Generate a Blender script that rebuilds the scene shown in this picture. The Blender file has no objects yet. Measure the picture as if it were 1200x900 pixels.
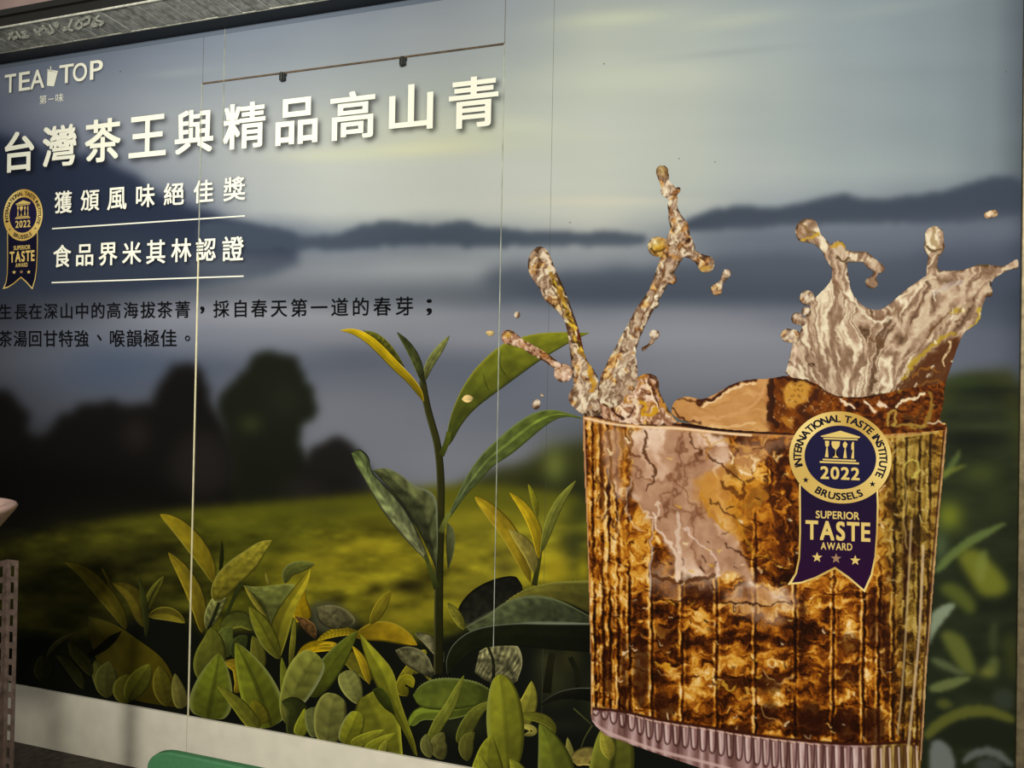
import bpy, math
import numpy as np

# ------------------------------------------------------------------ camera, world, lamps, exposure
SC = bpy.context.scene
YAW, PITCH, ROLL, F = 0.31925, 0.01023, 0.01818, 900.0      # a 1200x900 frame, focal length in pixels
cy, sy, cp, sp, cr, sr = math.cos(YAW), math.sin(YAW), math.cos(PITCH), math.sin(PITCH), math.cos(ROLL), math.sin(ROLL)
Rm = (np.array([[cr, sr, 0], [-sr, cr, 0], [0, 0, 1]]) @ np.array([[1, 0, 0], [0, cp, sp], [0, -sp, cp]])
      @ np.array([[1, 0, 0], [0, 0, 1], [0, -1, 0]]) @ np.array([[cy, sy, 0], [-sy, cy, 0], [0, 0, 1]]))
HC = 1.5
def ray(u, v):
    u = np.asarray(u, float); v = np.asarray(v, float)
    c = np.stack([(u - 600) / F, -(v - 450) / F, -np.ones_like(u)], -1)
    return c @ Rm
_r = ray(40., 872.)
DW = float(_r[1] / -_r[2] * HC)                              # camera to wall, so that the baseboard foot is at z = 0
CAM = np.array([0.0, -DW, HC])

cam = bpy.data.cameras.new('camera'); camo = bpy.data.objects.new('camera', cam)
SC.collection.objects.link(camo); SC.camera = camo
cam.sensor_width = 36; cam.lens = 36 * F / 1200; cam.clip_start = 0.02
from mathutils import Matrix, Vector
M4 = Matrix([list(Rm.T[i]) + [CAM[i]] for i in range(3)] + [[0, 0, 0, 1]])
camo.matrix_world = M4

SC.view_settings.view_transform = 'Standard'; SC.view_settings.look = 'None'
SC.view_settings.gamma = 1; SC.view_settings.use_curve_mapping = False
SC.view_settings.exposure = 0.0
W = bpy.data.worlds.new('world'); SC.world = W; W.use_nodes = True
W.node_tree.nodes['Background'].inputs[0].default_value = (1.0, 0.97, 0.92, 1)
W.node_tree.nodes['Background'].inputs[1].default_value = 0.26
def area(name, loc, target, size, power, col=(1, .97, .92)):
    l = bpy.data.lights.new(name, 'AREA'); l.shape = 'RECTANGLE'; l.size, l.size_y = size; l.energy = power; l.color = col
    o = bpy.data.objects.new(name, l); SC.collection.objects.link(o); o.location = loc
    o.rotation_euler = (Vector(target) - Vector(loc)).to_track_quat('-Z', 'Y').to_euler()
    return o
def spot(name, loc, target, angle, blend, power, radius=.12, col=(1, .975, .93)):
    l = bpy.data.lights.new(name, 'SPOT'); l.spot_size = math.radians(angle); l.spot_blend = blend; l.energy = power; l.color = col; l.shadow_soft_size = radius
    o = bpy.data.objects.new(name, l); SC.collection.objects.link(o); o.location = loc
    o.rotation_euler = (Vector(target) - Vector(loc)).to_track_quat('-Z', 'Y').to_euler()
    return o
def _w(u, v): r = ray(float(u), float(v)); t = DW / r[1]; return tuple(CAM + r * t)
spot('unseen_spot_light', (0.55, -4.6, 2.9), _w(690, 350), 57.5, .6, 1050)
spot('unseen_spot_light', (-1.7, -3.2, 3.0), _w(150, 180), 52, .9, 265)  # added fill spot, only there to brighten the upper left
LIGHT_K = 1.25                                               # print colours are given as seen under this light

# ------------------------------------------------------------------ wall mapping
def onwall(u, v, d=0.0):
    """photo position -> point of the plane d metres in front of the wall (wall plane is y = 0)"""
    r = ray(u, v); t = (DW - d) / r[..., 1]
    return CAM + r * t[..., None]
def wallx(u, v=410.): return float(onwall(u, v)[0])
VPX, VPY = -2122.5, 409.7

# ------------------------------------------------------------------ colours and noise
def lin(c):
    c = np.asarray(c, float) / 255.0
    return np.where(c <= 0.04045, c / 12.92, ((np.maximum(c, 0) + 0.055) / 1.055) ** 2.4)
def alb(c): return np.clip(lin(np.clip(c, 0, 255)) / LIGHT_K, 0, 0.95)
rng = np.random.RandomState(7)
LAT = rng.rand(257, 257)
def vnoise(x, y, seed=0):
    x = np.asarray(x) + seed * 17.31; y = np.asarray(y) + seed * 9.77
    xi = np.floor(x).astype(int); yi = np.floor(y).astype(int)
    fx = x - xi; fy = y - yi
    fx = fx * fx * (3 - 2 * fx); fy = fy * fy * (3 - 2 * fy)
    a = LAT[xi % 256, yi % 256]; b = LAT[(xi + 1) % 256, yi % 256]
    c = LAT[xi % 256, (yi + 1) % 256]; d = LAT[(xi + 1) % 256, (yi + 1) % 256]
    return (a * (1 - fx) + b * fx) * (1 - fy) + (c * (1 - fx) + d * fx) * fy
def fbm(x, y, seed=0, octs=4):
    s = 0; a = 0.5; t = 0
    for i in range(octs):
        s = s + a * vnoise(x * 2 ** i, y * 2 ** i, seed + i * 3); t += a; a *= 0.5
    return s / t
def sstep(a, b, x):
    t = np.clip((x - a) / (b - a), 0, 1); return t * t * (3 - 2 * t)

# ------------------------------------------------------------------ raster brush
def blur(a, s):
    if s < 0.3: return a
    r = int(3 * s) + 1; k = np.exp(-0.5 * (np.arange(-r, r + 1) / s) ** 2); k /= k.sum()
    for ax in (0, 1):
        pad = [(0, 0)] * a.ndim; pad[ax] = (r, r)
        p = np.pad(a, pad, mode='edge'); o = np.zeros_like(a); n = a.shape[ax]
        for i, w in enumerate(k):
            o += w * (p[i:i + n] if ax == 0 else p[:, i:i + n])
        a = o
    return a
def inpoly(X, Y, pts):
    m = np.zeros(X.shape, bool); n = len(pts)
    for i in range(n):
        x0, y0 = pts[i]; x1, y1 = pts[(i + 1) % n]
        if y0 == y1: continue
        c = ((Y >= min(y0, y1)) & (Y < max(y0, y1)) & (X < x0 + (Y - y0) * (x1 - x0) / (y1 - y0)))
        m ^= c
    return m
def smooth(pts, k=2, closed=True):
    p = np.array(pts, float)
    for _ in range(k):
        if closed:
            q = np.roll(p, -1, 0); p = np.stack([p * .75 + q * .25, p * .25 + q * .75], 1).reshape(-1, 2)
        else:
            a, b = p[:-1], p[1:]; m = np.stack([a * .75 + b * .25, a * .25 + b * .75], 1).reshape(-1, 2)
            p = np.vstack([p[:1], m, p[-1:]])
    return p
class Canvas:
    def __init__(s, u0, v0, u1, v1, step):
        s.u0, s.v0, s.step = u0, v0, step
        s.U, s.V = np.meshgrid(np.arange(u0, u1 + step, step), np.arange(v0, v1 + step, step))
        s.C = np.zeros(s.U.shape + (3,))
    def crop(s, pts, pad):
        p = np.array(pts); h, w = s.U.shape
        x0 = max(0, int((p[:, 0].min() - pad - s.u0) / s.step)); x1 = min(w, int((p[:, 0].max() + pad - s.u0) / s.step) + 2)
        y0 = max(0, int((p[:, 1].min() - pad - s.v0) / s.step)); y1 = min(h, int((p[:, 1].max() + pad - s.v0) / s.step) + 2)
        return (slice(y0, y1), slice(x0, x1)) if x1 > x0 and y1 > y0 else None
    def blend(s, sl, m, col, alpha=1.0):
        m = (m * alpha)[..., None]; s.C[sl] = s.C[sl] * (1 - m) + np.asarray(col, float) * m
    def poly(s, pts, col, b=1.0, alpha=1.0, k=2, rough=0, rs=12):
        pts = smooth(pts, k) if k else np.array(pts, float)
        sl = s.crop(pts, 3 * b + rough + 2)
        if sl is None: return
        X, Y = s.U[sl], s.V[sl]
        if rough:
            X = X + rough * 2 * (fbm(X / rs, Y / rs, 5) - .5); Y = Y + rough * 2 * (fbm(s.U[sl] / rs, Y / rs, 9) - .5)
        s.blend(sl, blur(inpoly(X, Y, pts).astype(float), b / s.step), col, alpha)
    def spot(s, x, y, rx, ry, col, alpha=1.0, rot=0, p=1.0):
        sl = s.crop([(x - 3 * max(rx, ry), y - 3 * max(rx, ry)), (x + 3 * max(rx, ry), y + 3 * max(rx, ry))], 1)
        if sl is None: return
        X, Y = s.U[sl] - x, s.V[sl] - y; c, q = math.cos(rot), math.sin(rot)
        r = ((X * c + Y * q) / rx) ** 2 + ((-X * q + Y * c) / ry) ** 2
        s.blend(sl, np.exp(-(r ** p)), col, alpha)
    def line(s, pts, w, col, b=0.5, alpha=1.0, k=2, taper=False):
        pts = smooth(pts, k, False); sl = s.crop(pts, w + 3 * b + 2)
        if sl is None: return
        X, Y = s.U[sl], s.V[sl]; D = np.full(X.shape, 1e9); n = len(pts) - 1
        for i in range(n):
            (x0, y0), (x1, y1) = pts[i], pts[i + 1]; dx, dy = x1 - x0, y1 - y0; L = dx * dx + dy * dy + 1e-9
            t = np.clip(((X - x0) * dx + (Y - y0) * dy) / L, 0, 1)
            d = np.hypot(X - x0 - t * dx, Y - y0 - t * dy)
            if taper: d = d + w * 0.5 * abs(2 * (i + t) / n - 1) ** 2
            D = np.minimum(D, d)
        s.blend(sl, 1 - sstep(w / 2 - b * .5, w / 2 + b + .3, D), col, alpha)

# ------------------------------------------------------------------ object helpers
LINK = SC.collection.objects.link
def empty(name, loc, label=None, cat=None, group=None):
    o = bpy.data.objects.new(name, None); LINK(o); o.location = loc; o.empty_display_size = .05
    tag(o, label, cat, group); return o
def tag(o, label=None, cat=None, group=None, kind=None):
    for k, x in (('label', label), ('category', cat), ('group', group), ('kind', kind)):
        if x: o[k] = x
    return o
def mesh_obj(name, verts, faces, mat, parent=None, cols=None, smooth_=False):
    me = bpy.data.meshes.new(name); verts = np.asarray(verts, float)
    if parent is not None: verts = verts - np.array(world_loc(parent))
    if isinstance(faces, np.ndarray):
        n = len(faces); k = faces.shape[1]
        me.vertices.add(len(verts)); me.vertices.foreach_set('co', verts.astype(np.float32).ravel())
        me.loops.add(n * k); me.loops.foreach_set('vertex_index', faces.astype(np.int32).ravel())
        me.polygons.add(n); me.polygons.foreach_set('loop_start', np.arange(0, n * k, k, dtype=np.int32))
        me.update(calc_edges=True)
    else:
        me.from_pydata([tuple(x) for x in verts], [], faces); me.update()
    if cols is not None:
        a = me.color_attributes.new('print', 'FLOAT_COLOR', 'POINT')
        c = np.ones((len(verts), 4), np.float32); c[:, :3] = cols; a.data.foreach_set('color', c.ravel())
    me.polygons.foreach_set('use_smooth', np.full(len(me.polygons), bool(smooth_)))
    me.materials.append(mat)
    o = bpy.data.objects.new(name, me); LINK(o)
    if parent is not None: o.parent = parent
    return o
def world_loc(o):
    p = Vector((0, 0, 0))
    while o is not None: p = p + o.location; o = o.parent
    return p
class MB:
    def __init__(s): s.v = []; s.f = []
    def box(s, a, b):
        (x0, y0, z0), (x1, y1, z1) = a, b; n = len(s.v)
        s.v += [(x0, y0, z0), (x1, y0, z0), (x1, y1, z0), (x0, y1, z0), (x0, y0, z1), (x1, y0, z1), (x1, y1, z1), (x0, y1, z1)]
        s.f += [[n + i for i in q] for q in ((0, 3, 2, 1), (4, 5, 6, 7), (0, 1, 5, 4), (1, 2, 6, 5), (2, 3, 7, 6), (3, 0, 4, 7))]
        return s
    def prism_x(s, prof, x0, x1):       # prof: list of (y, z)
        n = len(s.v); k = len(prof)
        s.v += [(x0, y, z) for y, z in prof] + [(x1, y, z) for y, z in prof]
        s.f += [[n + i, n + (i + 1) % k, n + k + (i + 1) % k, n + k + i] for i in range(k)] + [[n + i for i in range(k)][::-1], [n + k + i for i in range(k)]]
        return s
    def lathe(s, prof, c, seg=48):
        n = len(s.v); k = len(prof)
        for j in range(seg):
            a = 2 * math.pi * j / seg
            s.v += [(c[0] + r * math.cos(a), c[1] + r * math.sin(a), c[2] + z) for r, z in prof]
        for j in range(seg):
            for i in range(k - 1):
                a, b = n + j * k + i, n + ((j + 1) % seg) * k + i
                s.f.append([a, b, b + 1, a + 1])
        return s
    def obj(s, name, mat, parent=None, sm=False, bevel=0):
        o = mesh_obj(name, s.v, s.f, mat, parent, smooth_=sm)
        if bevel:
            m = o.modifiers.new('bevel', 'BEVEL'); m.width = bevel; m.segments = 2; m.limit_method = 'ANGLE'
        return o

def material(name, base=(.5, .5, .5), rough=.6, metal=0, spec=.3, noise=None, attr=None, bump=0, bscale=60):
    m = bpy.data.materials.new(name); m.use_nodes = True; nt = m.node_tree; b = nt.nodes['Principled BSDF']
    b.inputs['Roughness'].default_value = rough; b.inputs['Metallic'].default_value = metal
    b.inputs['Specular IOR Level'].default_value = spec; b.inputs['Base Color'].default_value = (*base, 1)
    if attr:
        a = nt.nodes.new('ShaderNodeVertexColor'); a.layer_name = attr
        if noise:
            tc = nt.nodes.new('ShaderNodeTexCoord'); n = nt.nodes.new('ShaderNodeTexNoise'); n.inputs['Scale'].default_value = noise[0]; n.inputs['Detail'].default_value = 3
            mr = nt.nodes.new('ShaderNodeMapRange'); mr.inputs['To Min'].default_value = 1 - noise[1]; mr.inputs['To Max'].default_value = 1 + noise[1]
            mr.inputs['From Min'].default_value = .3; mr.inputs['From Max'].default_value = .7
            vm = nt.nodes.new('ShaderNodeVectorMath'); vm.operation = 'SCALE'
            nt.links.new(tc.outputs['Object'], n.inputs['Vector']); nt.links.new(n.outputs['Fac'], mr.inputs['Value'])
            nt.links.new(a.outputs['Color'], vm.inputs[0]); nt.links.new(mr.outputs['Result'], vm.inputs['Scale']); nt.links.new(vm.outputs[0], b.inputs['Base Color'])
        else: nt.links.new(a.outputs['Color'], b.inputs['Base Color'])
    elif noise:
        tc = nt.nodes.new('ShaderNodeTexCoord'); n = nt.nodes.new('ShaderNodeTexNoise'); n.inputs['Scale'].default_value = noise[0]; n.inputs['Detail'].default_value = 6
        r = nt.nodes.new('ShaderNodeValToRGB'); r.color_ramp.elements[0].position = .3; r.color_ramp.elements[1].position = .7
        r.color_ramp.elements[0].color = (*[x * (1 - noise[1]) for x in base], 1); r.color_ramp.elements[1].color = (*[min(1, x * (1 + noise[1])) for x in base], 1)
        nt.links.new(tc.outputs['Object'], n.inputs['Vector']); nt.links.new(n.outputs['Fac'], r.inputs['Fac']); nt.links.new(r.outputs['Color'], b.inputs['Base Color'])
    if bump:
        tc = nt.nodes.new('ShaderNodeTexCoord'); n = nt.nodes.new('ShaderNodeTexNoise'); n.inputs['Scale'].default_value = bscale
        bp = nt.nodes.new('ShaderNodeBump'); bp.inputs['Strength'].default_value = bump; bp.inputs['Distance'].default_value = .002
        nt.links.new(tc.outputs['Object'], n.inputs['Vector']); nt.links.new(n.outputs['Fac'], bp.inputs['Height']); nt.links.new(bp.outputs['Normal'], b.inputs['Normal'])
    return m
L3 = lambda *c: tuple(float(x) for x in alb(c))
PRINT = material('mural_print', rough=.6, spec=.04, attr='print', noise=(420, .05))
PRINTG = material('mural_print_sharp', rough=.6, spec=.04, attr='print')
INKW = material('white_print', L3(252, 251, 228), .6, spec=.04)
INKK = material('black_print', L3(14, 14, 16), .6, spec=.04)
INKGOLD = material('gold_print', L3(226, 196, 112), .6, spec=.04)
INKNAVY = material('navy_print', L3(30, 26, 58), .6, spec=.04)
INKTXT = material('dark_print', L3(20, 20, 34), .6, spec=.04)

# ------------------------------------------------------------------ glyphs
_gl = {}; BOLD = set()
def glyph(ch, off=0.0):
    key = (ch, off)
    if off and key not in _gl:                                # a bolder cut: the outline thickened by shifted copies in the same mesh
        v, t = glyph(ch, 0.0); vs, ts = [], []
        for k in range(4):
            dx, dy = (k % 2 * 2 - 1) * off * .85, (k // 2 * 2 - 1) * off * .7
            vs.append(v + [dx, dy]); ts.append(t + k * len(v))
        _gl[key] = (np.vstack(vs), np.vstack(ts)); BOLD.add(id(_gl[key][1]))
    if key not in _gl:
        cu = bpy.data.curves.new('g', 'FONT'); cu.body = ch; cu.size = 1; cu.resolution_u = 5; cu.fill_mode = 'FRONT'
        o = bpy.data.objects.new('g', cu); LINK(o); bpy.context.view_layer.update()
        me = bpy.data.meshes.new_from_object(o.evaluated_get(bpy.context.evaluated_depsgraph_get()))
        me.calc_loop_triangles()
        v = np.array([x.co[:2] for x in me.vertices]).reshape(-1, 2); t = np.array([x.vertices[:] for x in me.loop_triangles]).reshape(-1, 3)
        _gl[key] = (v, t); bpy.data.objects.remove(o); bpy.data.curves.remove(cu); bpy.data.meshes.remove(me)
    return _gl[key]
LIFT = {'ink': 0.0022}
def put(name, uv, faces, mat, parent, d, cols=None):
    p = onwall(uv[:, 0], uv[:, 1], d)
    if id(faces) in BOLD: p[:, 1] -= np.arange(len(p)) // (len(p) // 4) * 4e-5
    f = np.asarray(faces) if not isinstance(faces, list) else faces
    if isinstance(f, np.ndarray) and len(f):       # face the viewer
        a, b, c = uv[f[:, 0]], uv[f[:, 1]], uv[f[:, 2]]
        cr_ = (b[:, 0] - a[:, 0]) * (c[:, 1] - a[:, 1]) - (b[:, 1] - a[:, 1]) * (c[:, 0] - a[:, 0])
        f = np.where((cr_ > 0)[:, None], f[:, ::-1], f)
    return mesh_obj(name, p, f, mat, parent, cols)
def char_uv(ch, box, off, skew=True, lean=-.017):
    """glyph stretched into the box (u0,u1,v0,v1) that surrounds it, horizontals running along the wall"""
    v, t = glyph(ch, off); u0, u1, v0, v1 = box
    mn, mx = v.min(0), v.max(0); a = (v - mn) / np.maximum(mx - mn, 1e-6)
    uc, vc = (u0 + u1) / 2, (v0 + v1) / 2; s = (vc - VPY) / (uc - VPX); h = abs(s) * (u1 - u0) / 2 if skew else 0
    U = u0 + a[:, 0] * (u1 - u0); top, bot = v0 + h, v1 - h
    st, sb = (top - VPY) / (uc - VPX), (bot - VPY) / (uc - VPX)
    if not skew: pass
    V = (top + st * (U - uc)) * a[:, 1] + (bot + sb * (U - uc)) * (1 - a[:, 1])
    return np.stack([U + lean * (V - vc), V], 1), t
def char_em(ch, c, w, h, off):
    v, t = glyph(ch, off)
    U = c[0] + (v[:, 0] - .5) * w; V = c[1] - (v[:, 1] - .38) * h
    return np.stack([U, V + (c[1] - VPY) / (c[0] - VPX) * (U - c[0])], 1), t

# ================================================================== THE SETTING
M_base = material('baseboard_paint', L3(246, 238, 212), .6, noise=(14, .06))
M_floor = material('floor_stone', (.05, .04, .028), .7, noise=(30, .5))
M_wall = material('upper_wall_paint', (.42, .30, .26), .8, noise=(8, .1))
M_back = material('backing_board', (.10, .07, .045), .8)
M_dark = material('dark_moulding', (.008, .009, .011), .45, noise=(20, .3))
M_tile = material('grey_slate', (.26, .265, .235), .7, noise=(45, .4), bump=.5)
M_tile2 = material('carved_slate', (.50, .50, .40), .7, noise=(60, .3))
M_metal = material('metal_edge', (.20, .16, .085), .35, .6, noise=(40, .3))
XL, XR = wallx(-420), wallx(1500)
xr = wallx(1194.5)
def zt(u, v, d=0.): return float(onwall(u, v, d)[2])
ZB = zt(200, 834.5) ; ZT = zt(200, 44)                       # foot and head of the mural
tag(MB().box((XL, .02, -.02), (XR, .14, ZT + 1.4)).obj('wall_back', M_wall), kind='structure')
tag(MB().box((XL, -DW - 1.5, -.06), (XR, .02, 0)).obj('floor', M_floor), kind='structure')
bb = MB()
xs = wallx(221, 870)
bb.box((XL, -.012, 0), (xs - .0015, .02, ZB)); tag(bb.obj('baseboard_back', M_base, bevel=.001), kind='structure')
bb = MB(); bb.box((xs + .0015, -.012, 0), (xr, .02, ZB)); tag(bb.obj('baseboard_back', M_base, bevel=.001), kind='structure')
tag(MB().box((xs - .002, -.006, 0), (xs + .002, .015, ZB)).obj('trim_1', material('joint_filler', L3(150, 120, 85), .8)), kind='structure')

# head moulding: profile found from where its edges show above u = 200
def yz(v, d): return (-d, zt(200, v, d))
dA, dB = .014, .13
p1 = yz(41.5, dA); p2 = yz(30.5, dB * .6); p3 = yz(28, dB * .62); p4 = yz(-4, dB * 1.5); p5 = yz(-7, dB * 1.5)
tag(MB().box((XL, -.001, zt(200, 49.5)), (xr, .02, zt(200, 41))).obj('shade_strip', material('slate_blue_shade', L3(96, 106, 118), .6)), kind='structure')  # thin blue-grey strip: the moulding's shadow on the mural, painted as a band
mo = tag(MB().prism_x([(.02, p1[1]), (-dA, p1[1]), p2, (.02, p2[1] + .002)], XL, xr + .35).obj('trim_2', M_dark), kind='structure')
tr = tag(MB().prism_x([(.02, p2[1] + .004), p2, p3, p4, (.02, p4[1])], XL, xr + .35).obj('trim_3', material('moulding_bed', (.05, .05, .045), .8)), kind='structure')
# slate pieces on the sloping face, slanting joints
def slope(t, e=0.0):                                        # t 0 foot .. 1 head of the sloping face
    y = p3[0] * (1 - t) + p4[0] * t; z = p3[1] * (1 - t) + p4[1] * t
    n = np.array([-(p4[1] - p3[1]), (p4[0] - p3[0])]); n = n / np.hypot(*n)
    if n[0] > 0: n = -n
    return y + n[0] * e, z + n[1] * e
k = 0; x = XL
rs = np.random.RandomState(3)
while x < xr + .3:
    w = .052 + rs.rand() * .012; sl_ = -.045; e = .005 + rs.rand() * .003; g = .0032
    vs = []
    for ee in (-.001, e):
        for t, xx in ((.04, x - sl_ * 0 + g), (.04, x + w - g), (.97, x + w + sl_ - g), (.97, x + sl_ + g)):
            y, z = slope(t, ee); vs.append((xx, y, z))
    mesh_obj('slate_piece', vs, [[4, 5, 6, 7], [0, 1, 5, 4], [1, 2, 6, 5], [2, 3, 7, 6], [3, 0, 4, 7]], M_tile, tr)
    x += w; k += 1
MB().prism_x([slope(-.02, 0), slope(-.02, .007), slope(.02, .007), slope(.02, 0)], XL, xr + .35).obj('moulding_bead', M_tile2, tr)
MB().prism_x([slope(.98, 0), slope(.98, .008), slope(1.01, .008), slope(1.01, 0)], XL, xr + .35).obj('moulding_bead', M_tile2, tr)
# carved scrawl of light strokes on the slate, drawn along the sloping face
strokes = [[(10, 46), (15, 38)], [(11, 39), (17, 46)], [(14, 43), (20, 44)], [(19, 37), (24, 44)], [(25, 38), (31, 37), (27, 41), (34, 43), (26, 44)],
           [(40, 34), (44, 40), (48, 33)], [(42, 38), (47, 41)], [(50, 30), (56, 37)], [(52, 32), (47, 36)], [(58, 29), (63, 37), (58, 40), (55, 34)],
           [(62, 28), (68, 27), (67, 32), (62, 28)], [(74, 36), (80, 33), (84, 23)], [(75, 32), (85, 36)], [(88, 31), (92, 34), (97, 30)], [(88, 31), (91, 26), (100, 21), (105, 20), (104, 27), (97, 30), (94, 25), (100, 21)],
           [(107, 31), (114, 30), (109, 26), (107, 31)], [(116, 18), (111, 23), (121, 26), (117, 30)]]
smb = MB()
tfa = float(onwall(200., 28., dB * .62)[2])
def onslope(u, v, e):                                       # ray meets the sloping face
    r = ray(float(u), float(v)); a = slope(0, e); b = slope(1, e); dy, dz = b[0] - a[0], b[1] - a[1]
    t = (dz * (a[0] - CAM[1]) - dy * (a[1] - CAM[2])) / (dz * r[1] - dy * r[2]); return CAM + t * r
for s_ in strokes:
    for (a, b) in zip(s_[:-1], s_[1:]):
        a = np.array(a, float); b = np.array(b, float); d = b - a; n = np.array([-d[1], d[0]]) / np.hypot(*d) * 1.3; q = d / np.hypot(*d) * .5
        i = len(smb.v)
        cs = (a - n - q, b - n + q, b + n + q, a + n - q)
        smb.v += [tuple(onslope(c[0], c[1], .0055)) for c in cs] + [tuple(onslope(c[0], c[1], .0085)) for c in cs]
        smb.f += [[i + 4, i + 7, i + 6, i + 5], [i, i + 1, i + 5, i + 4], [i + 1, i + 2, i + 6, i + 5], [i + 2, i + 3, i + 7, i + 6], [i + 3, i, i + 4, i + 7]]
tag(smb.obj('carved_lettering', material('pale_scrawl', (.72, .72, .60), .7), tr), label='pale carved scrawl on the slate band')
# dark rails above the slate
r1 = yz(-10, dB * 1.75); r2 = yz(-30, dB * 1.75)
top = MB()
za = p4[1]
zr = lambda v: zt(200, v, -p4[0] + .01)
top.prism_x([(.02, za), (p4[0], za), (p4[0] - .006, zr(-13)), (p4[0] - .002, zr(-13.4)), (p4[0] - .002, zr(-17)), (p4[0] - .012, zr(-18)), (p4[0] - .012, zr(-25.5)), (.02, zr(-25.5))], XL, xr + .35)
tag(top.obj('trim_4', material('dark_rail', (.014, .014, .012), .35)), kind='structure')
# right-hand upright edge and the wall past it
tag(MB().box((xr, -.012, 0), (xr + .022, .02, ZT)).obj('trim_5', M_metal, bevel=.002), kind='structure')
tag(MB().box((xr + .022, -.006, 0), (XR, .02, ZT)).obj('wall_right', material('brown_panel', (.16, .115, .05), .6, noise=(12, .3))), kind='structure')

# ================================================================== THE MURAL: soft background picture
BG = Canvas(-240, -140, 1204, 1044, 2.0)
us = [-240, 0, 100, 200, 300, 400, 500, 600, 700, 800, 900, 1000, 1100, 1160, 1204]  # last columns run darker: right-edge shade painted into the print
rows = {
 -140: [(90,100,118)]*4 + [(112,122,135),(125,134,142),(135,143,148),(142,150,153),(150,158,155),(150,158,156),(142,152,154),(130,142,147),(118,130,136),(105,117,124),(85,95,102)],
 0: [(98,108,128),(98,108,128),(100,110,130),(105,116,132),(112,122,136),(122,131,143),(136,144,150),(146,154,157),(158,165,160),(158,166,162),(148,158,159),(136,148,152),(124,136,142),(112,124,130),(84,93,100)],
 50: [(104,114,132),(106,116,134),(110,120,136),(118,127,140),(126,135,145),(136,144,150),(148,155,157),(155,162,161),(172,179,168),(166,174,166),(154,164,163),(138,150,154),(126,138,144),(114,126,132),(84,93,100)],
 100: [(112,120,136),(118,126,141),(128,136,148),(134,142,150),(140,147,151),(150,157,156),(160,167,161),(168,175,167),(180,187,174),(174,181,171),(158,167,164),(142,153,155),(129,141,146),(116,128,134),(84,93,100)],
 150: [(70,78,96),(92,100,118),(132,138,150),(150,156,158),(160,165,163),(174,179,168),(188,192,172),(184,190,174),(186,191,179),(176,183,173),(158,167,165),(143,154,156),(131,143,147),(118,130,135),(84,93,100)],
 200: [(42,50,74),(44,52,74),(92,100,116),(140,146,152),(166,171,168),(182,187,178),(188,192,182),(190,194,183),(188,193,180),(178,185,175),(166,174,171),(152,163,163),(140,151,153),(122,133,138),(84,93,100)],
 245: [(40,47,66),(42,50,68),(46,54,72),(84,92,108),(160,166,166),(180,185,178),(190,194,184),(190,194,184),(192,195,182),(172,178,172),(150,158,162),(130,139,146),(110,119,128),(90,98,110),(66,74,88)],
 280: [(40,47,62),(44,52,68),(50,58,74),(56,66,84),(80,90,106),(112,121,132),(110,119,128),(140,147,152),(165,168,165),(120,128,136),(96,104,116),(90,98,112),(86,94,108),(78,86,100),(60,68,82)],
 315: [(40,45,58),(46,53,66),(56,62,74),(80,88,100),(112,118,126),(140,145,150),(150,155,158),(146,152,156),(118,126,134),(106,114,124),(110,118,128),(104,112,124),(92,100,114),(80,88,100),(60,68,82)],
 345: [(44,48,56),(52,56,64),(72,76,84),(98,102,110),(108,112,118),(112,118,124),(110,117,124),(88,96,106),(76,84,96),(74,82,94),(74,82,94),(74,82,94),(72,80,92),(66,74,86),(52,60,72)],
 370: [(54,56,64),(66,68,78),(100,104,114),(128,131,140),(138,141,148),(142,145,151),(140,143,150),(126,130,139),(112,118,128),(118,122,131),(112,116,126),(104,109,120),(84,92,104),(72,80,92),(56,63,75)],
 395: [(66,68,78),(80,84,94),(100,105,116),(112,117,128),(120,124,134),(130,133,141),(136,139,147),(136,139,147),(134,137,145),(134,137,145),(130,133,141),(120,124,133),(98,104,116),(84,90,102),(64,70,82)],
 430: [(70,74,84),(82,86,96),(82,90,104),(80,88,103),(88,94,106),(98,103,115),(104,109,120),(106,111,122),(116,119,129),(122,125,134),(122,125,134),(116,120,130),(98,104,116),(88,94,106),(66,72,84)],
 480: [(58,60,68),(70,72,80),(80,83,92),(84,88,98),(96,100,110),(116,119,128),(110,114,124),(104,109,120),(100,105,115),(100,104,112),(90,94,100),(60,64,60),(42,50,32),(38,46,30),(30,36,24)],
 540: [(34,34,36),(40,40,42),(50,50,52),(60,61,66),(90,92,98),(120,122,130),(124,127,135),(118,120,128),(70,74,66),(50,54,30),(44,48,26),(44,50,26),(46,56,26),(44,52,28),(34,40,22)],
 1044: [(14,15,8)]*15}
vs_ = sorted(rows); T = np.array([rows[v] for v in vs_], float)
def table(U, V):
    iu = np.clip(np.searchsorted(us, U, side='right') - 1, 0, len(us) - 2); iv = np.clip(np.searchsorted(vs_, V, side='right') - 1, 0, len(vs_) - 2)
    ua = np.array(us, float); va = np.array(vs_, float)
    fu = np.clip((U - ua[iu]) / (ua[iu + 1] - ua[iu]), 0, 1); fv = np.clip((V - va[iv]) / (va[iv + 1] - va[iv]), 0, 1)
    fu = (fu * fu * (3 - 2 * fu) * .5 + fu * .5)[..., None]; fv = (fv * fv * (3 - 2 * fv) * .5 + fv * .5)[..., None]
    return (T[iv, iu] * (1 - fu) + T[iv, iu + 1] * fu) * (1 - fv) + (T[iv + 1, iu] * (1 - fu) + T[iv + 1, iu + 1] * fu) * fv
wv = 10 * (fbm(BG.U / 120, BG.V / 50, 2) - .5)
BG.C = table(BG.U, BG.V + wv)
BG.C += 7 * (fbm(BG.U / 220, BG.V / 30, 4)[..., None] - .5) * sstep(0, 60, 330 - BG.V)[..., None]
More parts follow.
